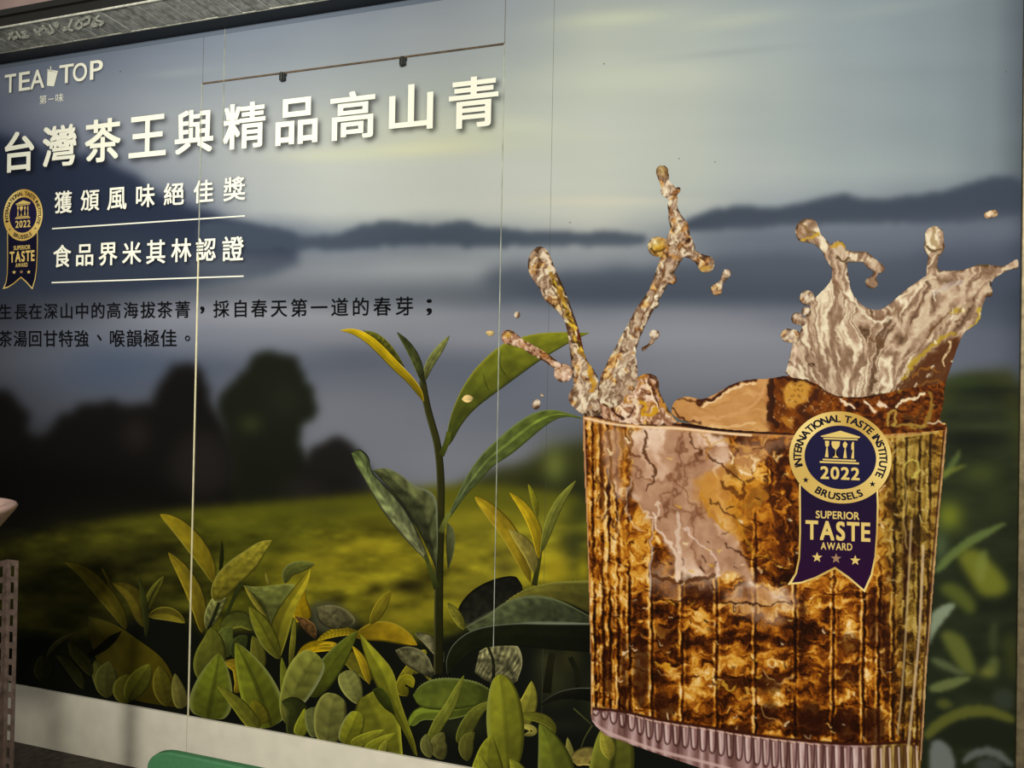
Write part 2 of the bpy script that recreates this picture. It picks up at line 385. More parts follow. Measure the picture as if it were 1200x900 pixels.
# bright cloud streaks
for x, y, rx, ry, c, a, r in ((500, 174, 90, 10, (208, 210, 172), .75, -.06), (380, 182, 60, 8, (198, 200, 170), .5, -.02), (560, 158, 50, 8, (200, 203, 172), .4, -.15),
        (720, 22, 70, 10, (196, 202, 172), .6, -.08), (860, 24, 60, 9, (188, 195, 170), .4, -.12), (740, 92, 110, 18, (190, 196, 178), .6, -.05),
        (610, 148, 50, 9, (200, 204, 182), .5, .1), (700, 236, 90, 6, (204, 202, 182), .7, 0), (690, 160, 60, 6, (196, 200, 182), .3, 0),
        (210, 85, 40, 5, (150, 157, 160), .4, -.1), (540, 205, 130, 18, (188, 192, 182), .3, 0), (60, 125, 60, 16, (140, 146, 156), .5, -.15),
        (1010, 15, 110, 8, (150, 160, 158), .4, -.15), (870, 60, 80, 4, (142, 150, 150), .4, -.1)):
    BG.spot(x, y, rx, ry, c, a, r)
# far mountains
BG.poly([(-240, 160), (-60, 150), (0, 157), (30, 168), (60, 185), (95, 180), (130, 190), (160, 205), (172, 220), (205, 238), (240, 247), (290, 264), (330, 272), (352, 277), (352, 330), (-240, 360)], (38, 46, 64), 5, .95, rough=4, rs=26)
BG.poly([(-240, 285), (0, 280), (110, 262), (240, 285), (300, 300), (290, 345), (-240, 350)], (56, 64, 76), 16, .6)
BG.poly([(200, 300), (330, 296), (460, 305), (400, 330), (240, 335)], (118, 124, 130), 12, .5)
BG.poly([(225, 258), (270, 262), (300, 262), (330, 272), (352, 277), (392, 276), (410, 268), (440, 262), (452, 256), (480, 262), (520, 264), (548, 258), (562, 266), (600, 268), (640, 272), (700, 272), (760, 274), (760, 290), (640, 288), (560, 290), (480, 286), (400, 293), (330, 292), (240, 296)], (64, 74, 87), 3.2, .9, rough=4, rs=14)
BG.poly([(600, 296), (640, 290), (700, 292), (740, 290), (800, 300), (800, 312), (690, 318), (600, 316)], (142, 148, 154), 7, .6)
BG.poly([(560, 318), (620, 304), (650, 322), (700, 310), (760, 320), (830, 300), (920, 292), (1000, 300), (1080, 296), (1180, 300), (1200, 340), (1100, 352), (900, 352), (700, 352), (580, 352)], (66, 74, 86), 8, .75, rough=9, rs=30)
BG.poly([(795, 262), (830, 248), (862, 240), (900, 242), (930, 240), (965, 232), (985, 226), (1000, 232), (1040, 234), (1080, 229), (1120, 220), (1150, 208), (1180, 206), (1204, 214), (1204, 262), (1000, 262), (880, 268), (800, 272)], (56, 65, 79), 3.4, .92, rough=3, rs=16)
BG.poly([(820, 275), (900, 268), (1000, 266), (1120, 262), (1200, 250), (1200, 290), (1050, 288), (900, 292), (820, 292)], (104, 112, 124), 9, .75)
BG.poly([(640, 372), (760, 366), (900, 372), (900, 392), (760, 396), (640, 390)], (142, 144, 151), 10, .5)
BG.poly([(300, 338), (420, 334), (520, 340), (600, 330), (600, 352), (400, 356), (300, 352)], (96, 102, 110), 8, .55)
BG.poly([(-240, 345), (0, 340), (110, 345), (150, 338), (120, 372), (0, 385), (-240, 395)], (62, 66, 76), 12, .5)
BG.spot(125, 432, 55, 26, (70, 82, 102), .7); BG.spot(420, 418, 60, 16, (84, 92, 105), .6); BG.spot(560, 440, 80, 22, (92, 98, 110), .5)
BG.spot(40, 420, 60, 18, (96, 99, 108), .5); BG.spot(380, 500, 60, 40, (124, 127, 136), .6); BG.spot(455, 500, 60, 40, (122, 125, 134), .7)
BG.spot(1140, 320, 50, 40, (66, 75, 92), .5); BG.spot(1135, 405, 50, 30, (92, 98, 112), .6)
# out-of-focus trees
BG.poly([(-240, 470), (-60, 455), (-5, 458), (15, 462), (32, 490), (45, 515), (58, 500), (66, 488), (85, 482), (100, 474), (112, 478), (130, 472), (150, 476), (172, 472), (186, 482), (186, 455), (192, 438), (210, 428), (232, 432), (244, 450), (246, 478), (262, 500), (280, 540), (360, 545), (430, 560), (520, 590), (520, 640), (-240, 680)], (17, 15, 13), 5.5, .97, rough=11, rs=20)
BG.poly([(256, 466), (268, 446), (290, 432), (300, 418), (318, 411), (340, 413), (352, 428), (362, 446), (374, 468), (370, 486), (356, 500), (352, 520), (360, 545), (350, 600), (270, 600), (268, 520), (255, 490)], (24, 26, 17), 4.5, .97, rough=9, rs=16)
BG.poly([(350, 560), (362, 530), (380, 518), (392, 508), (406, 514), (420, 528), (440, 560), (450, 600), (340, 600)], (26, 24, 21), 4.5, .95, rough=6, rs=14)
BG.poly([(200, 520), (250, 500), (272, 530), (275, 575), (200, 590)], (42, 38, 34), 12, .7)
BG.spot(294, 497, 14, 12, (48, 54, 28), .8); BG.spot(335, 470, 22, 24, (40, 41, 28), .5); BG.spot(355, 575, 30, 20, (46, 42, 38), .5)
BG.spot(160, 510, 18, 20, (42, 36, 33), .6); BG.poly([(-240, 540), (60, 540), (200, 570), (240, 600), (100, 620), (-240, 660)], (12, 11, 10), 12, .9)
BG.spot(460, 565, 30, 14, (116, 119, 126), .5)
# right-hand hills of tea behind glass and stem
BG.poly([(520, 584), (545, 566), (580, 548), (610, 545), (640, 528), (680, 518), (740, 512), (1000, 500), (1060, 470), (1112, 443), (1150, 436), (1204, 430), (1204, 700), (520, 700)], (52, 54, 24), 7, 1)
BG.poly([(600, 566), (640, 552), (690, 556), (700, 592), (650, 600), (610, 588)], (34, 36, 18), 7, .8)
# tea field
BG.poly([(-240, 690), (0, 640), (60, 622), (120, 611), (200, 598), (300, 590), (420, 580), (470, 572), (560, 566), (640, 575), (700, 585), (700, 760), (500, 800), (-240, 800)], (92, 92, 20), 5, 1)
BG.poly([(-240, 650), (30, 632), (120, 616), (200, 612), (240, 660), (230, 740), (100, 780), (-240, 820)], (54, 52, 14), 24, .9)
BG.poly([(330, 640), (420, 615), (520, 605), (690, 610), (690, 700), (520, 720), (380, 712), (300, 700)], (134, 124, 26), 16, .9)
m = sstep(588, 640, BG.V) * sstep(790, 730, BG.V) * sstep(700, 690, BG.U)
nz = fbm(BG.U / 26, BG.V / 11, 11, 4) - .5; nz2 = fbm(BG.U / 60, BG.V / 18, 14, 3) - .5
BG.C *= (1 + m * (1.15 * nz + .9 * nz2))[..., None]
for x, y, rx, ry, c, a in ((478, 687, 24, 9, (30, 26, 10), .9), (440, 690, 10, 6, (34, 30, 10), .8), (420, 668, 26, 5, (84, 76, 18), .6), (395, 704, 12, 8, (26, 24, 10), .7), (388, 598, 30, 8, (74, 74, 24), .6),
        (430, 640, 34, 9, (168, 152, 30), .7), (392, 655, 20, 8, (156, 142, 30), .6), (445, 612, 30, 6, (84, 80, 20), .6), (560, 605, 26, 8, (150, 136, 30), .6), (585, 640, 18, 8, (156, 144, 34), .6), (540, 655, 14, 10, (150, 134, 30), .6), (660, 600, 14, 10, (132, 128, 34), .6), (410, 682, 26, 8, (150, 136, 26), .6), (455, 702, 26, 7, (152, 138, 30), .7), (470, 660, 40, 12, (152, 138, 26), .6), (560, 630, 40, 26, (128, 120, 28), .6), (545, 690, 24, 20, (120, 110, 30), .7), (590, 665, 16, 20, (70, 64, 26), .6),
        (500, 610, 28, 14, (116, 108, 24), .5), (650, 545, 15, 22, (104, 112, 50), .85), (672, 640, 16, 26, (42, 46, 24), .8), (645, 620, 18, 20, (120, 118, 34), .5), (680, 600, 16, 16, (40, 44, 20), .6),
        (600, 585, 40, 10, (92, 90, 22), .5), (648, 668, 20, 22, (158, 140, 26), .9), (684, 668, 8, 18, (150, 138, 24), .8), (400, 725, 36, 18, (128, 116, 26), .6), (510, 715, 26, 14, (140, 128, 28), .8), (470, 725, 28, 12, (150, 134, 28), .7),
        (120, 640, 60, 8, (70, 70, 18), .5), (180, 650, 60, 10, (38, 38, 12), .5), (60, 700, 60, 40, (34, 34, 10), .35), (300, 620, 60, 8, (104, 104, 24), .6), (330, 640, 50, 9, (72, 72, 18), .6), (350, 665, 40, 18, (118, 110, 24), .6)):
    BG.spot(x, y, rx, ry, c, a)
# deep shade between the near plants
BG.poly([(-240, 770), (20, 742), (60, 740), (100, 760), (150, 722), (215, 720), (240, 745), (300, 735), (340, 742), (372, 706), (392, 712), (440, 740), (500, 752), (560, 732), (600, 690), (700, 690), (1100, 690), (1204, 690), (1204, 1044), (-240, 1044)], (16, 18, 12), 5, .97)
BG.poly([(360, 712), (376, 702), (400, 708), (424, 728), (404, 742), (370, 742)], (82, 82, 56), 3, .8, rough=3, rs=6)
for x, y, rx, ry, c, a in ((60, 790, 24, 20, (38, 40, 24), .8), (90, 765, 20, 10, (60, 60, 22), .7), (700, 820, 20, 30, (40, 42, 22), .8), (650, 800, 22, 26, (52, 52, 28), .8), (668, 770, 14, 18, (58, 54, 24), .7), (640, 775, 12, 16, (62, 62, 34), .7), (540, 850, 40, 14, (40, 46, 22), .7), (660, 850, 30, 8, (34, 38, 26), .6)):
    BG.spot(x, y, rx, ry, c, a)
# blurred leaves to the right of the glass
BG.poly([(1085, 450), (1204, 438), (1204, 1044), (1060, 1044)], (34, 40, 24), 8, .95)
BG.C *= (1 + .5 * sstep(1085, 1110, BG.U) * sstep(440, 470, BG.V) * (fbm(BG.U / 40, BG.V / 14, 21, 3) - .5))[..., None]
G = lambda pts, c, b=2, a=.9: BG.poly(pts, c, b, a, 1)
BG.spot(1130, 450, 30, 10, (48, 60, 28), .8); BG.spot(1150, 500, 60, 7, (56, 66, 38), .6); BG.spot(1140, 478, 50, 6, (50, 58, 34), .6); BG.spot(1140, 515, 34, 9, (20, 24, 14), .8); BG.spot(1160, 458, 40, 7, (22, 28, 18), .8)
G([(1100, 560), (1118, 535), (1127, 523), (1122, 545), (1104, 565)], (84, 100, 50), 1.5); G([(1100, 555), (1120, 546), (1138, 544), (1120, 553), (1100, 562)], (112, 118, 44), 1.5)
BG.spot(1150, 555, 24, 14, (66, 74, 32), .8); BG.spot(1112, 605, 17, 18, (108, 116, 32), .95); BG.spot(1170, 590, 20, 20, (50, 56, 28), .7); BG.spot(1102, 640, 10, 20, (82, 98, 62), .7)
G([(1094, 668), (1110, 648), (1140, 625), (1186, 609), (1170, 621), (1130, 645), (1100, 672)], (96, 112, 56), 1.6)
G([(1120, 650), (1140, 640), (1156, 652), (1175, 672), (1184, 690), (1170, 700), (1150, 700), (1130, 668)], (112, 116, 34), 4); G([(1098, 690), (1112, 680), (1132, 690), (1146, 712), (1138, 722), (1118, 705)], (84, 92, 34), 3.5)
G([(1152, 640), (1160, 650), (1152, 690), (1140, 670)], (120, 128, 60), 2.5, .6)
G([(1090, 722), (1098, 712), (1116, 706), (1122, 709), (1112, 720), (1095, 742), (1088, 760)], (140, 152, 122), 1.6)
G([(1100, 742), (1116, 738), (1134, 752), (1146, 790), (1130, 792), (1112, 764)], (96, 102, 42), 3); G([(1087, 805), (1100, 798), (1130, 792), (1142, 795), (1120, 806), (1095, 813)], (104, 112, 62), 1.6)
G([(1088, 772), (1100, 770), (1136, 790), (1126, 792), (1100, 782)], (88, 96, 60), 2); G([(1150, 790), (1164, 764), (1172, 775), (1168, 795)], (84, 92, 46), 3); G([(1160, 730), (1170, 728), (1168, 765), (1160, 765)], (60, 68, 38), 3)
BG.spot(1156, 788, 10, 7, (112, 112, 46), .7); G([(1094, 822), (1110, 818), (1120, 828), (1104, 832)], (78, 82, 34), 2); G([(1080, 862), (1095, 843), (1125, 828), (1155, 825), (1190, 838), (1190, 850), (1150, 838), (1115, 846), (1090, 868)], (92, 94, 36), 2)
G([(1084, 880), (1100, 855), (1150, 838), (1192, 850), (1192, 880), (1140, 876)], (28, 32, 20), 2.5, .9); G([(1089, 872), (1098, 866), (1112, 872), (1120, 895), (1118, 912), (1090, 912)], (112, 118, 112), 1.8)
G([(1127, 890), (1140, 878), (1165, 874), (1190, 895), (1186, 900), (1160, 884), (1142, 888), (1130, 896)], (96, 100, 94), 1.6); G([(1140, 892), (1165, 886), (1180, 900), (1150, 908)], (66, 70, 64), 2.5)
G([(1160, 812), (1186, 805), (1190, 830), (1170, 832)], (56, 62, 52), 3, .7); G([(1174, 740), (1194, 745), (1194, 800), (1180, 790)], (58, 62, 26), 5, .8)
BG.C = np.clip(BG.C, 4, 250)

def shade_under(uvs, tris, du, dv, b, a):                    # the soft drop shadow printed with the headline
    x0, y0 = uvs.min(0) - 12; x1, y1 = uvs.max(0) + 16
    sl = BG.crop([(x0, y0), (x1, y1)], 2); X, Y = BG.U[sl] - du, BG.V[sl] - dv; m = np.zeros(X.shape)
    for t in tris:
        (ax, ay), (bx, by), (cx, cy_) = uvs[t]
        xa, xb, ya, yb = min(ax, bx, cx) - 1, max(ax, bx, cx) + 1, min(ay, by, cy_) - 1, max(ay, by, cy_) + 1
        j = (X[0] >= xa) & (X[0] <= xb); i = (Y[:, 0] >= ya) & (Y[:, 0] <= yb)
        if not (i.any() and j.any()): continue
        ii = np.ix_(i, j); x, y = X[ii], Y[ii]
        d1 = (x - bx) * (ay - by) - (ax - bx) * (y - by); d2 = (x - cx) * (by - cy_) - (bx - cx) * (y - cy_); d3 = (x - ax) * (cy_ - ay) - (cx - ax) * (y - ay)
        neg = (d1 < 0) | (d2 < 0) | (d3 < 0); pos = (d1 > 0) | (d2 > 0) | (d3 > 0)
        m[ii] = np.maximum(m[ii], ~(neg & pos))
    BG.C[sl] *= (1 - a * blur(m, b / BG.step))[..., None]

mural = empty('advertising_mural', (float(onwall(600, 410)[0]), 0, ZB), 'huge printed wall mural with white headline, misty tea field and splashing glass of iced tea', 'mural')
# ---- lettering
H1 = [('台', 5.5, 40, 152, 203), ('灣', 50, 89.5, 144.5, 197), ('茶', 99.5, 141.5, 137, 192), ('王', 151, 194.5, 133, 186), ('與', 205, 250, 126, 182), ('精', 261.7, 311, 117.7, 176.7),
      ('品', 323, 372.3, 112, 171.7), ('高', 387, 439.3, 104, 166), ('山', 456, 507.5, 96, 155.7), ('青', 526, 584, 86.7, 152.7)]
r1_ = [(64, 84.5, 223, 250.7), (94.5, 116.5, 221.3, 248), (125.7, 148.3, 218.7, 246.7), (159.5, 181.3, 215, 243.7), (192, 215.5, 213, 241.2), (227, 250, 210, 238.7), (262, 287.5, 206.2, 236.2)]
r2_ = [(62.5, 83.3, 286.3, 313.7), (89.3, 109.3, 285.7, 312), (115.7, 137.5, 283.7, 311.7), (143.3, 165.7, 282.5, 310), (171.5, 193.7, 280.5, 309.5), (200.7, 224.3, 278.7, 307.5), (229.5, 253, 278, 306.2), (260.5, 285.5, 276.2, 306.2)]
ink = .0024
chars = [(c, (a, b, t, d), .022, 'headline_character', 3.2, 3.4, 2.6, .58) for c, a, b, t, d in H1]
chars += [(c, b, .016, 'subheading_character', 1.4, 1.6, 1.3, .5) for c, b in zip('獲頒風味絕佳獎', r1_)] + [(c, b, .016, 'subheading_character', 1.4, 1.6, 1.3, .5) for c, b in zip('食品界米其林認證', r2_)]
for c, b, off, nm, du, dv, bl, al in chars:
    uv, t = char_uv(c, b, off); shade_under(uv, t, du, dv, bl, al); put(nm, uv, t, INKW, mural, ink)
cx3 = [(6, '生'), (24.3, '長'), (41.2, '在'), (59.3, '深'), (77.8, '山'), (96, '中'), (114.6, '的'), (133.2, '高'), (153.2, '海'), (173.2, '拔'), (193, '茶'), (213.8, '菁'), (259.2, '採'), (281.7, '自'), (303.6, '春'),
       (326.8, '天'), (350.4, '第'), (373.9, '一'), (398, '道'), (422.6, '的'), (447.9, '春'), (473.9, '芽')]
for i, (x, c) in enumerate(cx3):
    y = 365.2 - 6.6 * (x / 474) ** 1.15
    w = 16 + 6.2 * x / 474; h = 19.3 + 4.2 * x / 474
    uv, t = char_em(c, (x, y), w, h, .012); put('body_text_character', uv, t, INKK, mural, ink)
for i, (x, c) in enumerate([(6, '茶'), (23.7, '湯'), (41, '回'), (59, '甘'), (77, '特'), (95.3, '強'), (137, '喉'), (157.2, '韻'), (177.3, '極'), (197.5, '佳')]):
    w = 16 + 5 * x / 240; uv, t = char_em(c, (x, 396.8 - .3 * x / 100), w, 20.2 + x / 120, .012); put('body_text_character', uv, t, INKK, mural, ink)
for c, b in ((',', (234.5, 239.5, 359, 367.5)), (';', (499.8, 506.2, 350.5, 369.5)), ('、', (113.5, 119, 392, 399.5)), ('。', (216.7, 222.7, 393.2, 399.7))):
    uv, t = char_uv(c, b, .01); put('punctuation_mark', uv, t, INKK, mural, ink)
def strip(name, a, b, w, mat, d, parent=mural):
    a = np.array(a, float); b = np.array(b, float); n = (b - a)[::-1] * [-1, 1] / np.hypot(*(b - a)) * w / 2
    return put(name, np.array([a - n, b - n, b + n, a + n]), np.array([[0, 1, 2], [0, 2, 3]]), mat, parent, d)
strip('rule_line', (61, 268), (287, 253), 1.5, INKW, ink); strip('rule_line', (60.5, 331.2), (285.5, 323.6), 1.5, INKW, ink)
# shop name, cup and small characters under it
for c, b in (('T', (5.5, 18.8, 86, 109.5)), ('E', (22.2, 35.2, 83.3, 107)), ('A', (35.5, 52, 80.5, 105)), ('T', (69.5, 86.3, 74.3, 98.5)), ('O', (85.5, 102, 72.5, 96.5)), ('P', (105.5, 120.5, 69.5, 93.8))):
    uv, t = char_uv(c, b, .012); shade_under(uv, t, 1, 1.2, 1, .35); put('shop_name_letter', uv, t, INKW, mural, ink)
cup = put('cup_logo', np.array([(55.8, 82.5), (67.5, 84.6), (63.3, 101.2), (55, 100.4), (55.6, 81.2), (68, 83.2), (67.8, 84.8), (55.5, 83), (58.8, 77.6), (59.9, 77.8), (60.2, 82.6), (59.2, 82.6)], float), np.array([[0, 1, 2], [0, 2, 3], [4, 5, 6], [4, 6, 7], [8, 9, 10], [8, 10, 11]]), INKW, mural, ink)
for c, b in (('第', (46.3, 54.6, 111, 122.5)), ('一', (56.5, 63, 115.3, 117)), ('味', (65.2, 74.5, 109, 120.2))):
    uv, t = char_uv(c, b, .0); put('small_character', uv, t, INKW, mural, ink)

# ---- panels cut from the wall grid, coloured from the background picture
def to_pix(x, z):
    p = np.stack([x - CAM[0], np.full_like(x, -CAM[1]), z - CAM[2]], -1) @ Rm.T
    return 600 + F * p[..., 0] / -p[..., 2], 450 - F * p[..., 1] / -p[..., 2]
def sample(cv, U, V):
    a = np.clip((U - cv.u0) / cv.step, 0, cv.U.shape[1] - 1.001); b = np.clip((V - cv.v0) / cv.step, 0, cv.U.shape[0] - 1.001)
    i = a.astype(int); j = b.astype(int); fx = (a - i)[..., None]; fy = (b - j)[..., None]
    return (cv.C[j, i] * (1 - fx) + cv.C[j, i + 1] * fx) * (1 - fy) + (cv.C[j + 1, i] * (1 - fx) + cv.C[j + 1, i + 1] * fx) * fy
def panel(x0, x1, z0, z1, name='mural_panel', label=None, y=0.0, th=.006, st=.0052):
    nx = max(2, int((x1 - x0) / st)); nz = max(2, int((z1 - z0) / st))
    X, Z = np.meshgrid(np.linspace(x0, x1, nx), np.linspace(z0, z1, nz))
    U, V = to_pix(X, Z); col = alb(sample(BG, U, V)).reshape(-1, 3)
    v = np.stack([X, np.full_like(X, y), Z], -1).reshape(-1, 3)
    I = np.arange(nx * nz).reshape(nz, nx)
    f = np.stack([I[:-1, :-1], I[:-1, 1:], I[1:, 1:], I[1:, :-1]], -1).reshape(-1, 4)
    rim = np.concatenate([I[0], I[1:, -1], I[-1, ::-1][1:], I[::-1, 0][1:-1]])
    nb = len(rim); vb = v[rim] + [0, th, 0]; n0 = len(v)
    k = np.arange(nb); k2 = (k + 1) % nb
    fr = np.stack([rim[k], n0 + k, n0 + k2, rim[k2]], -1)
    o = mesh_obj(name, np.vstack([v, vb]), np.vstack([f, fr]), PRINT, mural, np.vstack([col, np.tile(alb((215, 205, 170)), (nb, 1))]))
    if label: o['label'] = label
    return o
xa = wallx(229, 480); xb = wallx(585.5, 380); xc = wallx(642.5, 400); zd = float(onwall(410, 75.5)[2])
zd0 = ZB
g = .0012
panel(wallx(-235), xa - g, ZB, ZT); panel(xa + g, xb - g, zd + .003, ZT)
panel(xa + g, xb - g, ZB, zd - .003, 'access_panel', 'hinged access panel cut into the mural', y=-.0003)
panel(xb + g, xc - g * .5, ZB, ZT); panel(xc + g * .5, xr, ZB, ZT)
tag(MB().box((wallx(-235), .008, ZB), (xr, .019, ZT)).obj('backing_board', M_back, mural))
SEAM = material('panel_edge', L3(236, 226, 180), .6, noise=(25, .12)); SEAM2 = material('pale_panel_edge', L3(176, 180, 160), .6, noise=(18, .35)); SEAMD = material('grimy_gap', L3(92, 76, 56), .8, noise=(40, .35))
def seam(x, z0, z1, w, mat): MB().box((x - w / 2, -.0040, z0), (x + w / 2, .004, z1)).obj('panel_seam', mat, mural)
zz = lambda v, u=229.: float(onwall(u, v)[2])
seam(xa, ZB, zz(300), .0052, SEAM); seam(xa, zz(300), zd, .0026, SEAM2)
seam(xb, zz(760, 585.), zz(450, 585.), .0020, SEAM2); seam(xb, zz(450, 585.), zd, .0026, SEAM2)
seam(wallx(256), zd - .25, ZT, .0012, SEAM2)
MB().box((xa, -.0035, zd - .003), (xb, .004, zd + .003)).obj('panel_gap', SEAMD, mural)
HM = material('hinge_metal', (.03, .032, .026), .4, .5)
for u, v in ((332.5, 91), (473, 73)):
    p = onwall(u, v); x, z = float(p[0]), float(p[2])
    h = MB().box((x - .010, -.016, z - .014), (x + .012, 0, z + .012)).box((x - .013, -.009, z + .004), (x + .015, 0, z + .013)).obj('hinge', HM, mural, bevel=.002)
    MB().lathe([(0, -.002), (.006, -.002), (.006, .026), (0, .026)], (x + .003, -.018, z - .014), 12).obj('hinge_pin', HM, h)
# small scars in the print
for u, v, w in ((141, 84, .8), (708, 75, .8), (649, 50, 1.0), (668, 261, .7), (536, 281, .7), (1199 - 20, 84, .7), (838, 190, .6), (796, 186, .6)):
    strip('print_scratch', (u - w, v), (u + w, v - .6), .9, SEAMD if v != 50 else SEAM2, .0012)

# ---- near tea plants printed on the mural
DL = [.0006]
def nextd(): DL[0] += .000006; return DL[0]
def resample(p, n):
    p = smooth(p, 3, False); d = np.r_[0, np.cumsum(np.hypot(*np.diff(p, axis=0).T))]
    t = np.linspace(0, d[-1], n); return np.stack([np.interp(t, d, p[:, 0]), np.interp(t, d, p[:, 1])], 1)
LSEED = [0]
def ribbon(A, B, col, ca=1.0, cb=.85, tip=None, rib=.86, ribw=.028, edge=None, edgeb=None, veins=.035, nv=7, tex=.10, rag=0, name='tea_leaf', parent=None, n=56, m=18, texs=5., base=None, ew=.06, pucker=0, dk=.42, outline=True):
    """a printed leaf between two outlines that run from its tip to its stalk"""
    LSEED[0] += 1; sd = LSEED[0]
    A = resample(A, n); B = resample(B, n)
    s = np.linspace(0, 1, m)[None, :]; t = np.linspace(0, 1, n)[:, None]
    P = A[:, None] * (1 - s[..., None]) + B[:, None] * s[..., None]
    if rag:
        dr = (A - B) / (np.hypot(*(A - B).T)[:, None] + 1e-6)
        P[:, 0] += dr * (rag * np.where(np.arange(n) % 2, 1, -1) * .5)[:, None]
    c = np.array(col, float)[None, None] * np.ones((n, m, 1)); LEAFY = np.array((1.06, 1.0, .74)); c = c * LEAFY
    if tip is not None: c = c * (1 - (1 - t[..., None]) ** 1.5) + np.array(tip, float) * (1 - t[..., None]) ** 1.5
    if base is not None: c = c * (1 - t[..., None] ** 2) + np.array(base, float) * t[..., None] ** 2
    f = np.where(s < .5, ca, cb) * np.ones((n, m))
    f = ca + (cb - ca) * sstep(.42, .58, s) * np.ones((n, 1))
    f = f * (1 + veins * np.sin(2 * math.pi * (nv * t + 1.6 * np.abs(s - .5))) * np.minimum(1, np.abs(s - .5) * 5))
    f = f * (1 + 2 * tex * (fbm(P[..., 0] / texs, P[..., 1] / texs, sd, 3) - .5)) * (1 + .30 * (fbm(P[..., 0] / 16, P[..., 1] / 16, sd + 50, 2) - .5))
    if pucker: f = f * (1 + pucker * np.abs(np.sin(math.pi * (nv * t + 1.2 * np.abs(s - .5)))) ** .6 - pucker * .6)
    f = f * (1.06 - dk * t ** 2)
    w = np.exp(-((s - .5) / ribw) ** 2); f = f * (1 - w + w * rib)
    c = c * f[..., None]
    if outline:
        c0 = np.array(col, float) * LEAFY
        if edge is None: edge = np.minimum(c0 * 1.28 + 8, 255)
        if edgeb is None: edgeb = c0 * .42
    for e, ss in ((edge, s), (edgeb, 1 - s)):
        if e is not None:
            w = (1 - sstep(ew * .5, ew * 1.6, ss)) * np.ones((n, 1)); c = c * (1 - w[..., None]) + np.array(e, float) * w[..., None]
    I = np.arange(n * m).reshape(n, m); f4 = np.stack([I[:-1, :-1], I[:-1, 1:], I[1:, 1:], I[1:, :-1]], -1).reshape(-1, 4)
    uv = P.reshape(-1, 2)
    if (np.cross(B[n // 2] - A[n // 2], A[-1] - A[0])) > 0: f4 = f4[:, ::-1]
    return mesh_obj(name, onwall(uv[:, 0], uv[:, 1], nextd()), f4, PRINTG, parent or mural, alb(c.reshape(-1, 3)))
def leaf(sp, w, col, p=.8, q=.7, bend=0, **k):
    """leaf from its spine (tip first), its half width and a taper towards tip (p) and stalk (q)"""
    S = resample(sp, 40); T_ = np.gradient(S, axis=0); T_ /= np.hypot(*T_.T)[:, None] + 1e-9; N = np.stack([-T_[:, 1], T_[:, 0]], 1)
    t = np.linspace(0, 1, 40); h = (np.maximum(t, 1e-4) ** p) * (np.maximum(1 - t, 0) ** q); h = h / h.max() * w
    return ribbon(S + N * h[:, None], S - N * h[:, None], col, **k)
def stalk(sp, w0, w1, col, name='stem', parent=None, **k):
    S = resample(sp, 60); T_ = np.gradient(S, axis=0); T_ /= np.hypot(*T_.T)[:, None] + 1e-9; N = np.stack([-T_[:, 1], T_[:, 0]], 1)
    h = np.linspace(w0, w1, 60)[:, None]
    return ribbon(S + N * h, S - N * h, col, veins=0, rib=1, name=name, parent=parent, m=9, ca=1.0, cb=1.0, outline=False, **k)
# far to near
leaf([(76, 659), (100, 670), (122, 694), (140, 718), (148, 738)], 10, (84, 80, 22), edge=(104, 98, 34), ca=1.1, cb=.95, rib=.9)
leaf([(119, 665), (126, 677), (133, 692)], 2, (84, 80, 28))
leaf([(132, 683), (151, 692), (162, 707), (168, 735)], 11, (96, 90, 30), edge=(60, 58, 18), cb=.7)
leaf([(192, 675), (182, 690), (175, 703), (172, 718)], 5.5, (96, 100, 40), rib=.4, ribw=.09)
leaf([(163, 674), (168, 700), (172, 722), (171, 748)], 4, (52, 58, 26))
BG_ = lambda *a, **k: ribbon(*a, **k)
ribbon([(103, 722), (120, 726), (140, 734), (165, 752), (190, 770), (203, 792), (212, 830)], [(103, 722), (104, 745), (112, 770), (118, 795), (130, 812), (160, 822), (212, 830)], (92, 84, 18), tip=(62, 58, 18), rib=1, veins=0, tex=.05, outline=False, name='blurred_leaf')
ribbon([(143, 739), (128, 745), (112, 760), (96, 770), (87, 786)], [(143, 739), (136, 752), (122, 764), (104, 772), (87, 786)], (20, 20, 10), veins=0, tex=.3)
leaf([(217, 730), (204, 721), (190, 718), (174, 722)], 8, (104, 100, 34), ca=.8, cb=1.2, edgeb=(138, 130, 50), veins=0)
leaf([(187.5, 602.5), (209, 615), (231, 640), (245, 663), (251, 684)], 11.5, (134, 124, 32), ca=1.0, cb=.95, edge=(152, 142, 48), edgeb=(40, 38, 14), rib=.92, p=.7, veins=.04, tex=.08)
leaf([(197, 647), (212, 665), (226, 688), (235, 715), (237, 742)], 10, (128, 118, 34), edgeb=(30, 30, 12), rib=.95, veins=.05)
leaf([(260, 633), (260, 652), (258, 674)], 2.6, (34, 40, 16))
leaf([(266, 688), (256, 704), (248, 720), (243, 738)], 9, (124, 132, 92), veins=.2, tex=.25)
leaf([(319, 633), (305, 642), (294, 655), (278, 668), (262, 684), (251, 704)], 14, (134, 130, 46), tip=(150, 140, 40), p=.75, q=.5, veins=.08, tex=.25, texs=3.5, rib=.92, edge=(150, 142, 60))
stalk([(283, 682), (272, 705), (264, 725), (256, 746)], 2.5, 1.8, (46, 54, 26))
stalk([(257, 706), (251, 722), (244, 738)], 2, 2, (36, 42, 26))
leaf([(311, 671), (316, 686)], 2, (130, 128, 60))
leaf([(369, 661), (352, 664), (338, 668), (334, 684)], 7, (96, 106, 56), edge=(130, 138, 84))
ribbon([(284, 686), (300, 688), (320, 686), (344, 683), (352, 692), (340, 712), (322, 735)], [(284, 686), (295, 696), (306, 706), (312, 722), (318, 735)], (106, 116, 70), ca=1.05, cb=.9, tex=.25, veins=.06)
